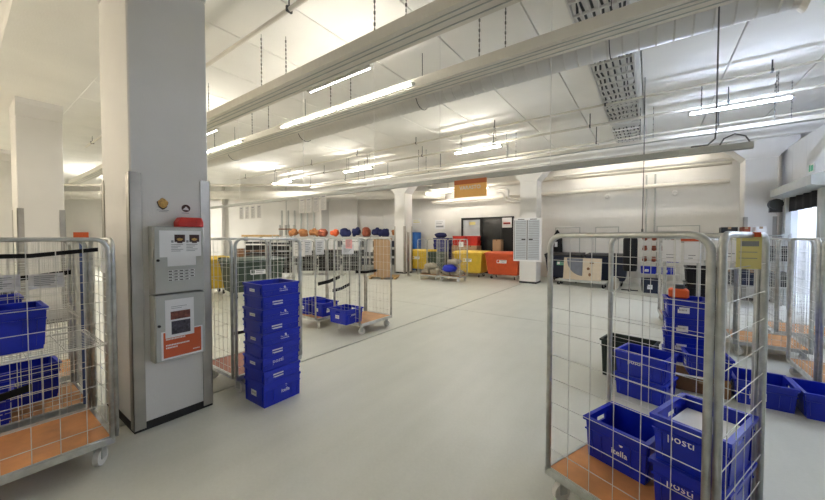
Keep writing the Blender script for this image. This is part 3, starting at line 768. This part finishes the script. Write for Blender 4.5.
# two empty cages in mid hall
cage('mid hall roll cage with one blue crate, right of the pair', -3.92, 4.0, LC, 'flrb'.replace('f', ''), L=.80, W=.70, nv=8, dz=.15, straps=(((.5, .66, 1.0), (.84, .4, 1.02), .05), ((.0, .72, .70), (.4, .72, .77), .055)),
     sheets=((.62, 1.5, 'r', .2, .26, M_PAPER), (.3, 1.44, 'b', .3, .18, M_PAPER), (.28, 1.55, 'l', .16, .16, M_PINK)), board=M_PLYL)
cage('mid hall roll cage with two blue crates, left of the pair', -4.82, 3.8, LC, 'lrb', L=.80, W=.72, nv=8, dz=.15, straps=(((.0, -.02, .83), (.5, -.02, .91), .06),), sheets=((.3, 1.46, 'b', .2, .3, M_PAPER), (.6, 1.46, 'b', .2, .3, M_PAPER), (.5, 1.44, 'l', .36, .26, M_PAPER)), board=M_PLYL)
crate(-4.28, 3.98, .198, LC, 'blue crate on the board of the right mid hall cage', L=.38, W=.42, h=.25, logo='posti', group='crates in the mid hall cages', side=-1)
crate(-5.02, 4.12, .198, LC, 'blue crate at the front of the left mid hall cage', L=.36, W=.34, h=.25, logo='label', group='crates in the mid hall cages')
crate(-5.38, 4.1, .198, LC, 'blue crate at the back of the left mid hall cage', L=.4, W=.3, h=.27, logo='label', group='crates in the mid hall cages')

# ------------------------------------------------------------------ right group of cages and crates
cage('far right roll cage with pale board at the picture edge', 2.22, 5.06, LC, 'flb', L=.85, W=.85, nv=9, dz=.1, board=M_PLYL, straps=(((.1, .4, .62), (.8, .4, .66), .04),))
cage('roll cage with pale board behind the floor crates at the right', 1.72, 6.4, LC, 'flrb', L=.82, W=.75, nv=9, dz=.1, board=M_PLYL)
cage('roll cage further back in the right group near the roller door', 2.35, 7.5, LC, 'flrb', L=.82, W=.75, nv=9, dz=.1, board=M_PLYL)
cage('empty roll cage with pale board behind the tall blue crate stack', .95, 7.6, LC + R(4), 'flrb', L=.82, W=.75, nv=9, dz=.1, board=M_PLYL)
crate(.93, 4.76, 0, 0, 'left blue crate of the pair on the floor at the right', L=.42, W=.40, h=.24, logo='label', group='crates on the floor at the right')
crate(1.43, 4.72, 0, R(1), 'right blue crate of the pair on the floor at the right', L=.52, W=.40, h=.24, logo='label', group='crates on the floor at the right')
for i in range(4):
    crate(.36 + .005 * i, 5.35, i * .225, R(1.5 * i), ['bottom', 'second', 'third', 'top'][i] + ' blue crate of the tall stack with the orange bottle', L=.40, W=.40, h=.225, logo='label', group='tall blue crate stack at the right')
ob = thing('orange_container', 'orange container with dark cap on the tall blue crate stack', 'container', (.30, 5.3, .901))
obj('body', MB().cbox(-.1, .1, -.07, .07, 0, .12, .02), M_ORANGE, ob)
obj('cap', MB().tube([(0, 0, .12), (0, 0, .17)], .06, 12), M_DGREY, ob)
crate(-.02, 4.22, 0, R(-17), 'lower blue crate of the pair behind the near right cage', L=.44, W=.36, h=.22, logo=None, group='pair of crates behind the near right cage')
crate(-.02, 4.22, .221, R(-17), 'upper blue posti crate of the pair behind the near right cage', L=.44, W=.36, h=.24, logo='posti', group='pair of crates behind the near right cage')
crate(-.18, 4.68, 0, R(-12), 'dark green crate behind the pair of blue crates', L=.5, W=.36, h=.44, logo=None, m=M_DGREEN, lab_end=False)
def carton(x, y, z, rz, a, b, h, label, m=M_KRAFT, group=None, flaps=False):
    t = thing('carton', label, 'box', (x, y, z), rz, group)
    obj('body', MB().cbox(-a / 2, a / 2, -b / 2, b / 2, 0, h, .004), m, t)
    obj('tape', MB().box(-.03, .03, -b / 2 - .001, b / 2 + .001, h - .05, h + .001), M_KRAFTD if m is M_KRAFT else M_KRAFT, t)
    if flaps: obj('flap', MB().loft([[(-a / 2, -b / 2, h), (a / 2 * .2, -b / 2, h), (a / 2 * .2, -b / 2 - .01, h), (-a / 2, -b / 2 - .01, h)], [(-a / 2, -b / 2 - .1, h + .05), (a / 2 * .2, -b / 2 - .1, h + .05), (a / 2 * .2, -b / 2 - .11, h + .04), (-a / 2, -b / 2 - .11, h + .04)]]), M_PAPER, t)
    return t
carton(.48, 4.78 - .02, 0, R(-3), .44, .34, .16, 'low brown carton under a blue crate by the floor crates', M_KRAFTD, flaps=True)
crate(.52, 4.80, .165, R(6), 'blue crate lying on the low brown carton', L=.36, W=.30, h=.22, logo=None, group='crates at the right')

# black slatted racks behind the right group
def rack(label, x, y, rz, W, D, H, levels, m, wire=False, group=None):
    t = thing('shelf_rack', label, 'rack', (x, y, 0), rz, group)
    for px in (0, W):
        for py in (0, D): obj('post', MB().box(px - .02, px + .02, py - .02, py + .02, 0, H), m, t)
    for z in levels: obj('shelf', MB().box(-.02, W + .02, -.02, D + .02, z - .025, z), m, t)
    return t
for k in range(5):
    crate(.62, 6.55, k * .245, R(3 * (k % 2)), ['bottom', 'second', 'third', 'fourth', 'top'][k] + ' black crate of the dark stack behind the near right cage', L=.34, W=.36, h=.245, m=M_BLACK, logo='', group='dark crate stack at the right', lab_end=False)

# ------------------------------------------------------------------ wheeled bins
def wheeled_bin(label, x, y, rz, m, W=1.36, D=.9, H=1.1, lid=None, group='large wheeled bins', plate=True):
    t = thing('wheeled_bin', label, 'bin', (x, y, 0), rz, group)
    def ring(z, f, g): return [(-W / 2 * f, -D / 2 * g, z), (W / 2 * f, -D / 2 * g, z), (W / 2 * f, D / 2 * g, z), (-W / 2 * f, D / 2 * g, z)]
    obj('body', MB().loft([ring(.18, .82, .72), ring(.24, .86, .78), ring(.92, .97, .95), ring(.96, 1, 1), ring(1.0, 1, 1)]), m, t, bevel=.012)
    ld = MB().loft([ring(1.0, 1.03, 1.04), ring(1.04, 1.03, 1.04), ring(H - .02, .96, .8), ring(H, .9, .72)])
    obj('lid', ld, lid or m, t, bevel=.01)
    obj('hinge_bar', MB().tube([(-W / 2, D / 2 + .02, H - .02), (W / 2, D / 2 + .02, H - .02)], .025, 8), lid or m, t)
    for s in (-1, 1):
        obj('trunnion', MB().cyl((s * W / 2, 0, .93), (s * (W / 2 + .05), 0, .93), .03, 10), M_DGREY, t)
        for q in (-1, 1): caster(t, s * W * .34, q * D * .28, .19, M_BLACK)
    for x0 in (-W * .3, W * .3): obj('rib', MB().loft([[(x0 - .02, -D / 2 * .80, .3), (x0 + .02, -D / 2 * .80, .3), (x0 + .02, -D / 2 * .75, .3), (x0 - .02, -D / 2 * .75, .3)], [(x0 - .02, -D / 2 * .965, .9), (x0 + .02, -D / 2 * .965, .9), (x0 + .02, -D / 2 * .9, .9), (x0 - .02, -D / 2 * .9, .9)]]), m, t)
    if plate:
        F = frame((0, -D / 2 * .92, .72), (1, 0, 0), (0, .17, 1))
        o = obj('label', MB().fbox(F, -.2, .2, -.07, .07, 0, .008), plate if not isinstance(plate, bool) else M_PAPER, t)
        obj('print_line', MB().fbox(F, -.06, .17, .02, .045, .008, .011).fbox(F, -.06, .12, -.035, -.015, .008, .011), M_PAPERG, o)
        obj('print_mark', MB().fbox(F, -.18, -.09, -.045, .05, .008, .011), M_WHITE if plate is not True else m, o)
    return t
wheeled_bin('orange red wheeled bin beside the column with the schedule board', -4.76, 13.1, 0, M_RED, W=1.4)
wheeled_bin('yellow wheeled bin beside the orange red bin', -6.27, 13.12, 0, M_YEL, W=1.34)
wheeled_bin('yellow wheeled bin just right of the left mushroom column', -9.02, 13.28, 0, M_YEL, W=1.28)
wheeled_bin('black lidded navy bin with green label right of the schedule column', -2.6, 13.5, 0, M_NAVY, W=1.25, lid=M_BLACK, plate=M_GREENS)
wheeled_bin('black lidded navy bin behind the beige board', -1.22, 13.55, 0, M_NAVY, W=1.3, lid=M_BLACK, plate=False)
wheeled_bin('dark green wheeled bin seen through the cage behind the pillar', -9.2, 5.0, R(80), M_GREEN, W=1.5, plate=True, lid=M_GREEN)
wheeled_bin('yellow wheeled bin at the left, seen past the near pillar', -10.6, 4.3, R(80), M_YEL, W=1.3, plate=False)

# schedule board on the far column
sb = thing('schedule_board', 'large white schedule board with two printed columns on the far column', 'board', (-3.62, 12.19, .8))
obj('board', MB().box(-.5, .5, -.02, 0, 0, 1.58), M_PAPER, sb)
for s in (-1, 1):
    sh = obj('sheet', MB().box(*sorted((s * .03, s * .43)), -.026, -.02, .06, 1.5), M_SCHED, sb)
    q = MB()
    for i in range(22): q.box(*sorted((s * .05, s * .41)), -.029, -.026, 1.435 - i * .062, 1.455 - i * .062)
    obj('print_line', q, M_PAPERG, sh)
    obj('print_mark', MB().box(*sorted((s * .06, s * .2)), -.03, -.026, .78, .82).box(*sorted((s * .1, s * .34)), -.03, -.026, 1.515, 1.54), M_PRINT, sh)
obj('divider', MB().box(-.015, .015, -.028, -.02, .06, 1.5).box(-.47, -.45, -.028, -.02, .06, 1.5), M_DGREY, sb)

# ------------------------------------------------------------------ things along the back wall
bc = thing('locker', 'bright blue metal locker with red sign behind the left mushroom column', 'locker', (-10.35, 14.2, 0))
obj('body', MB().cbox(-.5, .5, -.3, .3, 0, 1.95, .01), M_CABB, bc)
obj('door', MB().cbox(-.47, .47, -.315, -.3, .05, 1.9, .006), M_CABB, bc)
obj('label', MB().box(-.4, .05, -.322, -.315, 1.5, 1.72), M_REDC, bc)
obj('handle', MB().box(.36, .4, -.345, -.315, .9, 1.1), M_DGREY, bc)
tag(obj('helmet_bag', MB().blob((-10.5, 14.2, 2.08), .22, .18, .11, 3, flat=.0), M_BLACKC), 'small black bag lying on top of the blue locker', 'bag')
for i in range(6):
    crate(-8.25, 14.05, i * .275, R(2 * (i % 3) - 2), ['bottom', 'second', 'third', 'fourth', 'fifth', 'top'][i] + ' blue crate of the stack standing against the back wall', L=.8, W=.5, h=.275, logo='', group='blue crate stack at the back wall', m=M_BLUED, lab_end=False)
tag(obj('blue_bag', MB().blob((-8.35, 14.05, 1.78), .26, .2, .13, 9, pw=.5, amp=.2, flat=.1), M_NAVYC), 'dark blue bag on top of the crates at the back wall', 'bag')
def wall_notice(x, z, w_, h_, lab, bar=M_PRINT):
    t = thing('wall_notice', lab, 'notice', (x, 14.598, z))
    obj('sheet', MB().box(-w_ / 2, w_ / 2, -.012, 0, 0, h_), M_PAPER, t)
    for a, b, c in ((.38, .2, .38), (.2, .55, .62), (.3, .75, .8)):
        obj('print_line', MB().box(-w_ * .38, w_ * a, -.015, -.012, h_ * b, h_ * c), bar, t)
wall_notice(-8.75, 2.1, .58, .48, 'white and grey notice on the back wall above the blue crates', M_PAPERG)
wall_notice(-10.2, 2.42, .55, .26, 'small pale notice on the back wall above the blue locker', M_YPAPER)
for k, (x, a, h) in enumerate(((-7.35, .62, .5), (-6.7, .62, .5))):
    carton(x, 14.15, 0, 0, .64, .5, 1.3, ['tall cardboard carton left of the frosted pane under red crates', 'tall cardboard carton below the frosted pane under red crates'][k])
for i in range(4):
    crate(-7.35 + (i % 2) * .66, 14.15, 1.303 + (i // 2) * .222, R(3 * i - 4), ['lower left', 'lower right', 'upper left', 'upper right'][i] + ' red crate of the heap in front of the store doorway', L=.6, W=.42, h=.22, logo='', m=M_REDC, group='red crates by the doorway', lab_end=False)
carton(-5.5, 14.2, 0, R(4), .36, .4, 1.58, 'tall cardboard carton in front of the dark store window')
# far wheeled mesh trolleys with sacks
for k, (x, y) in enumerate(((-7.56, 10.9), (-6.6, 10.95))):
    cage(['left far roll cage filled with grey sacks before the yellow bins', 'right far roll cage with grey sacks and a blue bundle'][k], x, y, R(2), 'lrb', L=.85, W=.75, H=1.6, nv=6, dz=.2, board=M_PLYL, sheets=((.6, 1.4, 'b', .2, .2, M_PAPER),) if k else ())
    for i, (dx, dy, z, rx, rz_) in enumerate(((.2, .36, .3, .2, .11), (.6, .36, .3, .22, .12), (.38, .36, .5, .3, .12), (.5, .3, .72, .3, .1))[:4 if k else 3]):
        tag(obj('sack', MB().blob((x + dx, y + dy, z + .01), rx * .9, .24, rz_, 11 * k + i, flat=.1, pw=.5, amp=.22).blob((x + dx + .08, y + dy - .06, z + .05), rx * .5, .16, rz_ * .9, 40 * k + i, pw=.6, amp=.25), M_SACK), ['lower left', 'lower right', 'middle', 'top'][i] + ' grey canvas sack heaped in the ' + ['left', 'right'][k] + ' far cage', 'sack', 'sacks in the far cages')
tag(obj('blue_bundle', MB().blob((-6.15, 10.99, .5), .26, .14, .14, 5, pw=.5, amp=.2), M_BLUE), 'bright blue bundle in the right far cage among grey sacks', 'bundle')
# black / green plastic stack behind the far cages
for k in range(4):
    crate(-7.6, 12.55, k * .26, R(2 * k), ['bottom', 'second', 'third', 'top'][k] + ' dark green crate of the stack between the yellow bins', L=.8, W=.5, h=.26, logo='', m=M_GREEN, group='dark green crate stack', lab_end=False)
# tall cartons by the left mushroom column
for k, (x, y, h) in enumerate(((-9.2, 10.55, 1.5), (-8.72, 10.2, 1.55))):
    carton(x, y, .1, R(30), .54, .46, h, ['tall kraft carton on a pallet left of the left mushroom column', 'tallest kraft carton at the pallet corner by the left mushroom column'][k], m=M_KRAFT)
pl = thing('pallet', 'low wooden pallet under the tall kraft cartons', 'pallet', (-8.9, 10.4, 0), R(30))
for i in range(5): obj('deck_board', MB().box(-.6, .6, -.42 + i * .18, -.3 + i * .18, .078, .1), M_WOOD, pl)
for i in range(3): obj('bearer', MB().box(-.55 + i * .5, -.45 + i * .5, -.42, .42, 0, .078), M_WOOD, pl)
tag(obj('guard_post', MB().box(-8.55, -8.47, 11.5, 11.58, 0, 1.9).box(-8.62, -8.4, 11.43, 11.65, 0, .02), M_STEEL), 'slim steel guard post in front of the left mushroom column', 'post')

# rack of parcels and bags along the left wall, square to the camera: local x to the right, y away
ca, sa = math.cos(R(35.66)), math.sin(R(35.66))
def lw(lat, dep): return (lat * ca - dep * sa, lat * sa + dep * ca)
x, y = lw(-6.3, 16.6)
rk = rack('long steel rack along the left wall carrying tan and navy bags', x, y, R(35.66), 5.6, .6, 1.72, (.3, .75, 1.2, 1.72), M_GREYP)
for k in range(3):
    obj('post', MB().box(1.4 * (k + 1) - .02, 1.4 * (k + 1) + .02, -.02, .02, 0, 1.695), M_GREYP, rk)
rg = random.Random(4)
bags = [(-6.05, M_BAGO), (-5.55, M_BAGO), (-5.05, M_BAGO), (-4.55, M_VEST), (-3.95, M_ORANGE), (-3.45, M_NAVYC), (-2.85, M_NAVYC), (-2.35, M_VEST), (-1.85, M_NAVYC), (-1.38, M_NAVYC), (-.85, M_BAGO)]
NB = ['first', 'second', 'third', 'fourth', 'fifth', 'sixth', 'seventh', 'eighth', 'ninth', 'tenth', 'eleventh']
for k, (lat, m) in enumerate(bags):
    x, y = lw(lat, 16.85)
    cn = {M_BAGO.name: 'tan canvas', M_ORANGE.name: 'bright orange', M_NAVYC.name: 'navy canvas', M_VEST.name: 'rust brown'}[m.name]
    hh = rg.uniform(.17, .23)
    tag(obj('bag', MB().blob((0, 0, hh), .205, .2, hh * (.75 + .4 * (k % 2)), 30 + k, n=18, m=10, amp=.2, flat=.12, pw=.5).blob((.07 - .14 * (k % 2), -.05, hh * 1.3), .13, .14, hh * .8, 60 + k, pw=.6, amp=.25).blob((-.1 + .16 * (k % 3), -.08, hh * .9), .12, .12, hh * .85, 90 + k, pw=.6, amp=.25), m, loc=(x, y, 1.726), rz=R(35.66)), '%s bag on top of the long rack, %s counted from the left' % (cn, NB[k]), 'bag', 'bags on the long rack')
# dark crates packed on the rack shelves
n = 0
for li, z in enumerate((.3, .75, 1.2)):
    for k in range(8):
        x, y = lw(-5.95 + k * .68, 16.9)
        m = (M_BLACK, M_NAVY, M_BLACK, M_DGREY)[(k + li) % 4]
        crate(x, y, z + .001, R(35.66), '%s dark crate from the left on the %s shelf of the long rack' % (NB[k], ['lowest', 'middle', 'upper'][li]), L=.58, W=.45, h=.30, logo='label' if (k + li) % 3 == 0 else '', m=m, group='dark crates on the long rack', lab_end=False)
# white folded boxes in front of the rack
for k, (lat, dep, w_, h) in enumerate(((-4.75, 14.9, .75, 1.5), (-3.75, 14.9, .9, 1.55), (-2.7, 14.9, .8, 1.5), (-6.35, 13.6, .85, 1.42), (-5.45, 13.9, .8, 1.38))):
    x, y = lw(lat, dep)
    t = thing('trolley', ['narrow white topped trolley in front of the long rack', 'wide white topped trolley in front of the long rack', 'white topped trolley nearest the tall cartons', 'dark trolley seen through the cage behind the crate stack', 'dark trolley just left of the white topped trolleys'][k], 'trolley', (x, y, 0), R(35.66), 'trolleys before the long rack')
    obj('top_panel', MB().cbox(-w_ / 2, w_ / 2, -.25, .25, h, h + .08, .01), M_PAPER if k < 3 else M_DGREY, t)
    if k < 3: obj('front_panel', MB().cbox(-w_ / 2 + .03, w_ / 2 - .03, -.24, -.22, h - .4, h - .02, .004), M_PAPER, t)
    else: obj('front_panel', MB().cbox(-w_ / 2 + .03, w_ / 2 - .03, -.24, -.22, h - .25, h - .06, .004), M_BLACK, t)
    for i in range(7): obj('tray', MB().box(-w_ / 2 + .02, w_ / 2 - .02, -.23, .23, .2 + i * .13, .3 + i * .13), (M_BLACK, M_BLACK, M_DGREY)[i % 3], t)
    for sx in (-1, 1):
        for sy in (-1, 1):
            obj('leg', MB().box(sx * (w_ / 2 - .02) - .012, sx * (w_ / 2 - .02) + .012, sy * .23 - .012, sy * .23 + .012, .1, h), M_GALV, t)
            caster(t, sx * (w_ / 2 - .04), sy * .21, .11)
# pine shelf and things left part of the wall
x, y = lw(-9.1, 17.6)
ps = thing('wall_shelf', 'pine shelf board under the grey riser pipes on the left wall', 'shelf', (x, y, 1.72), R(35.66))
obj('shelf_board', MB().cbox(0, 2.0, 0, .35, 0, .1, .01), M_WOOD, ps)
for k in (0.15, 1.0, 1.85): obj('bracket', MB().box(k - .02, k + .02, .02, .35, -.25, 0), M_GREYP, ps)
for k in range(4):
    x, y = lw(-8.9 + k * .5, 17.3)
    carton(x, y, 0, R(35.66), .42, .4, 1.1 + .15 * (k % 2), ['leftmost', 'second', 'third', 'rightmost'][k] + ' of the brown cartons standing below the pine shelf', M_KRAFTD, 'cartons below the pine shelf')
x, y = lw(-6.55, 17.2)
st = thing('stool_stack', 'brown and grey folded stools standing on the rack end', 'stool', (x, y, 1.78), R(35.66))
for k in range(2):
    obj('seat', MB().cbox(-.35 + k * .42, .02 + k * .42, -.15, .15, .3, .36, .01), M_KRAFTD, st)
    for s in (0, 1): obj('leg', MB().box(-.33 + k * .42 + s * .29, -.29 + k * .42 + s * .29, -.12, .12, 0, .55), M_GREYP, st)
rack('short steel rack under the folded stools on the left wall', *lw(-7.15, 16.9), R(35.66), .8, .5, 1.78, (.4, 1.1, 1.755), M_GREYP)
# orange notice far left between columns
x, y = lw(-18.9, 18.9)
tag(obj('wall_sign', MB().box(-.42, .42, -.04, .0, 1.68, 1.98), M_POST, loc=(x, y, 0), rz=R(35.66)), 'orange sign on the far wall, seen left of the near pillar', 'sign')

# beige board on low cart in front of the bins at the right
bb = thing('flat_cart', 'low grey cart in front of the navy bins', 'cart', (-1.9, 12.62, 0), R(-6))
obj('deck', MB().cbox(-.8, .8, -.22, .22, .14, .2, .008), M_GREYP, bb)
for sx in (-1, 1):
    for sy in (-1, 1): caster(bb, sx * .7, sy * .16, .14, M_BLACK)
bd = thing('beige_board', 'beige printed board with a grey quarter round patch leaning on the cart', 'board', (-1.9, 12.66, .2), R(-6))
BF = frame((0, 0, 0), (1, 0, 0), (0, .12, 1))
obj('panel', MB().fbox(BF, -.6, .6, .0, .76, 0, .03), M_TAN, bd)
pts = [(-.5, .74), (.02, .74), (.02, .14)] + [(.02 - .52 * math.sin(a), .74 - .6 * math.cos(a)) for a in [R(10 + 70 * i / 7) for i in range(8)]]
obj('patch', MB().loft([[BF[0] + BF[1] * a + BF[2] * b + BF[3] * n for a, b in reversed(pts)] for n in (.03, .035)]), M_PATCH, bd)
obj('print_mark', MB().disc(BF, .2, .4, .05, .05, .03, .034, 10).disc(BF, .25, .2, .04, .06, .03, .034, 10).disc(BF, .3, .6, .07, .03, .03, .034, 10), M_KRAFTD, bd)
hp = thing('hooded_post', 'dark hooded cover standing beside the schedule column', 'cover', (-3.05, 14.3, 0))
obj('cover', MB().tube([(0, 0, 0), (0, 0, 1.2), (0, 0, 1.62), (0, 0, 1.84), (0, 0, 1.98)], [.2, .2, .19, .1, .02], 12), M_BLACKC, hp, smooth=True)
obj('label', MB().box(-.05, .05, -.22, -.2, 1.3, 1.5), M_PAPER, hp)
tag(obj('wall_sign', MB().box(-.32, -.02, 14.55, 14.57, 1.64, 1.78), M_REDC), 'small red sign on the back wall above the black bins', 'sign')
# coat rail with black cover, boots shelf
bk = thing('coat_cover', 'tall black garment cover hanging in front of the boots shelf', 'cover', (-.5, 12.4, 0))
obj('cover', MB().tube([(0, 0, .62), (0, 0, .7), (0, 0, 1.6), (0, 0, 1.7), (0, 0, 1.74)], [.17, .19, .19, .15, .07], 14), M_BLACKC, bk, smooth=True)
obj('stand', MB().tube([(0, 0, 0.03), (0, 0, .7)], .02, 8).box(-.22, .22, -.03, .03, 0, .03).box(-.03, .03, -.22, .22, 0, .03), M_DGREY, bk)
rack('white shelf of rust leather boots by the back wall', -.27, 13.6, 0, 1.1, .45, 1.72, (.45, .85, 1.22, 1.56), M_WPIPE)
for li, z in enumerate((1.22, 1.56, .85)):
    for k in range(4 if li < 2 else 2):
        cx = -.14 + k * .25
        b_ = thing('boot', '%s rust leather boot on the %s board of the boots shelf' % (NB[k], ['middle', 'top', 'low'][li]), 'boot', (cx, 13.75, z + .001), 0, 'boots on the white shelf')
        obj('foot', MB().blob((0, -.02, .06), .07, .14, .06, k, n=10, m=6, amp=.05), M_VEST, b_)
        obj('shaft', MB().tube([(0, .06, .05), (0, .07, .17)], [.06, .055], 10), M_VEST, b_)
for k in range(2):
    crate(-.03 + k * .5, 13.8, .45 + .001, 0, ['left', 'right'][k] + ' blue crate on the lowest board of the boots shelf', L=.42, W=.36, h=.25, logo='label', group='crates on the boots shelf', lab_end=False)
crate(.6, 13.8, .851, 0, 'blue crate at the right of the low board of the boots shelf', L=.34, W=.34, h=.22, logo='', group='crates on the boots shelf', lab_end=False)
crate(.05, 12.35, 0, R(6), 'navy crate on the floor beside the black garment cover', L=.46, W=.4, h=.42, logo='label', m=M_NAVY, lab_end=False)
tag(obj('tan_sack', MB().blob((-.92, 12.35, .2), .16, .16, .2, 8, flat=.1), M_SACK), 'small pale sack on the floor left of the black garment cover', 'sack')
# right of the shelf: low rack with boxes, seen over the cages
rr = rack('grey rack below the right column with boxes on top', 1.4, 11.2, 0, 1.2, .5, 1.75, (.5, 1.1, 1.72), M_GREYP)
for k, (x, m, w_, h, l) in enumerate(((1.6, M_BLACK, .3, .2, 'black box on the rack below the right column'), (1.9, M_VEST, .14, .2, 'slim rust red box on the rack below the right column'), (2.15, M_PAPER, .18, .2, 'white box on the rack below the right column'))):
    carton(x, 11.45, 1.721, 0, w_, .35, h, l, m, 'boxes on the right rack')
for li, z in enumerate((.5, 1.1)):
    for k in range(3):
        carton(1.61 + k * .4, 11.45, z + .001, 0, .34, .4, .36, '%s dark box on the %s board of the right rack' % (NB[k], ['lower', 'upper'][li]), (M_BLACK, M_NAVY, M_DGREY)[(k + li) % 3], 'dark boxes on the right rack')
# papers fixed on a stand behind the near right cage
ns = thing('notice_stand', 'stand with three white notices behind the near right cage', 'notice stand', (.56, 6.1, 0), R(-18))
obj('post', MB().box(-.02, .02, -.02, .02, 0.02, 1.66).box(-.25, .25, -.04, .04, 0, .02).box(-.04, .04, -.25, .25, 0, .02), M_GREYP, ns)
for k, (a, b, z0, z1) in enumerate(((-.42, -.2, 1.3, 1.62), (-.16, 0.02, 1.3, 1.6), (.06, .42, 1.34, 1.62))):
    s = obj('notice', MB().box(a, b, -.03, -.024, z0, z1), M_PAPER, ns)
    obj('print_line', MB().box(a + .05, b - .05, -.032, -.03, z0 + .1, z0 + .11).box(a + .05, b - .08, -.032, -.03, z0 + .06, z0 + .07), M_PAPERG, s)
obj('header', MB().box(-.2, .02, -.03, -.024, 1.605, 1.64), M_POST, ns)
obj('cross_bar', MB().box(-.45, .45, -.024, -.02, 1.58, 1.61), M_GREYP, ns)
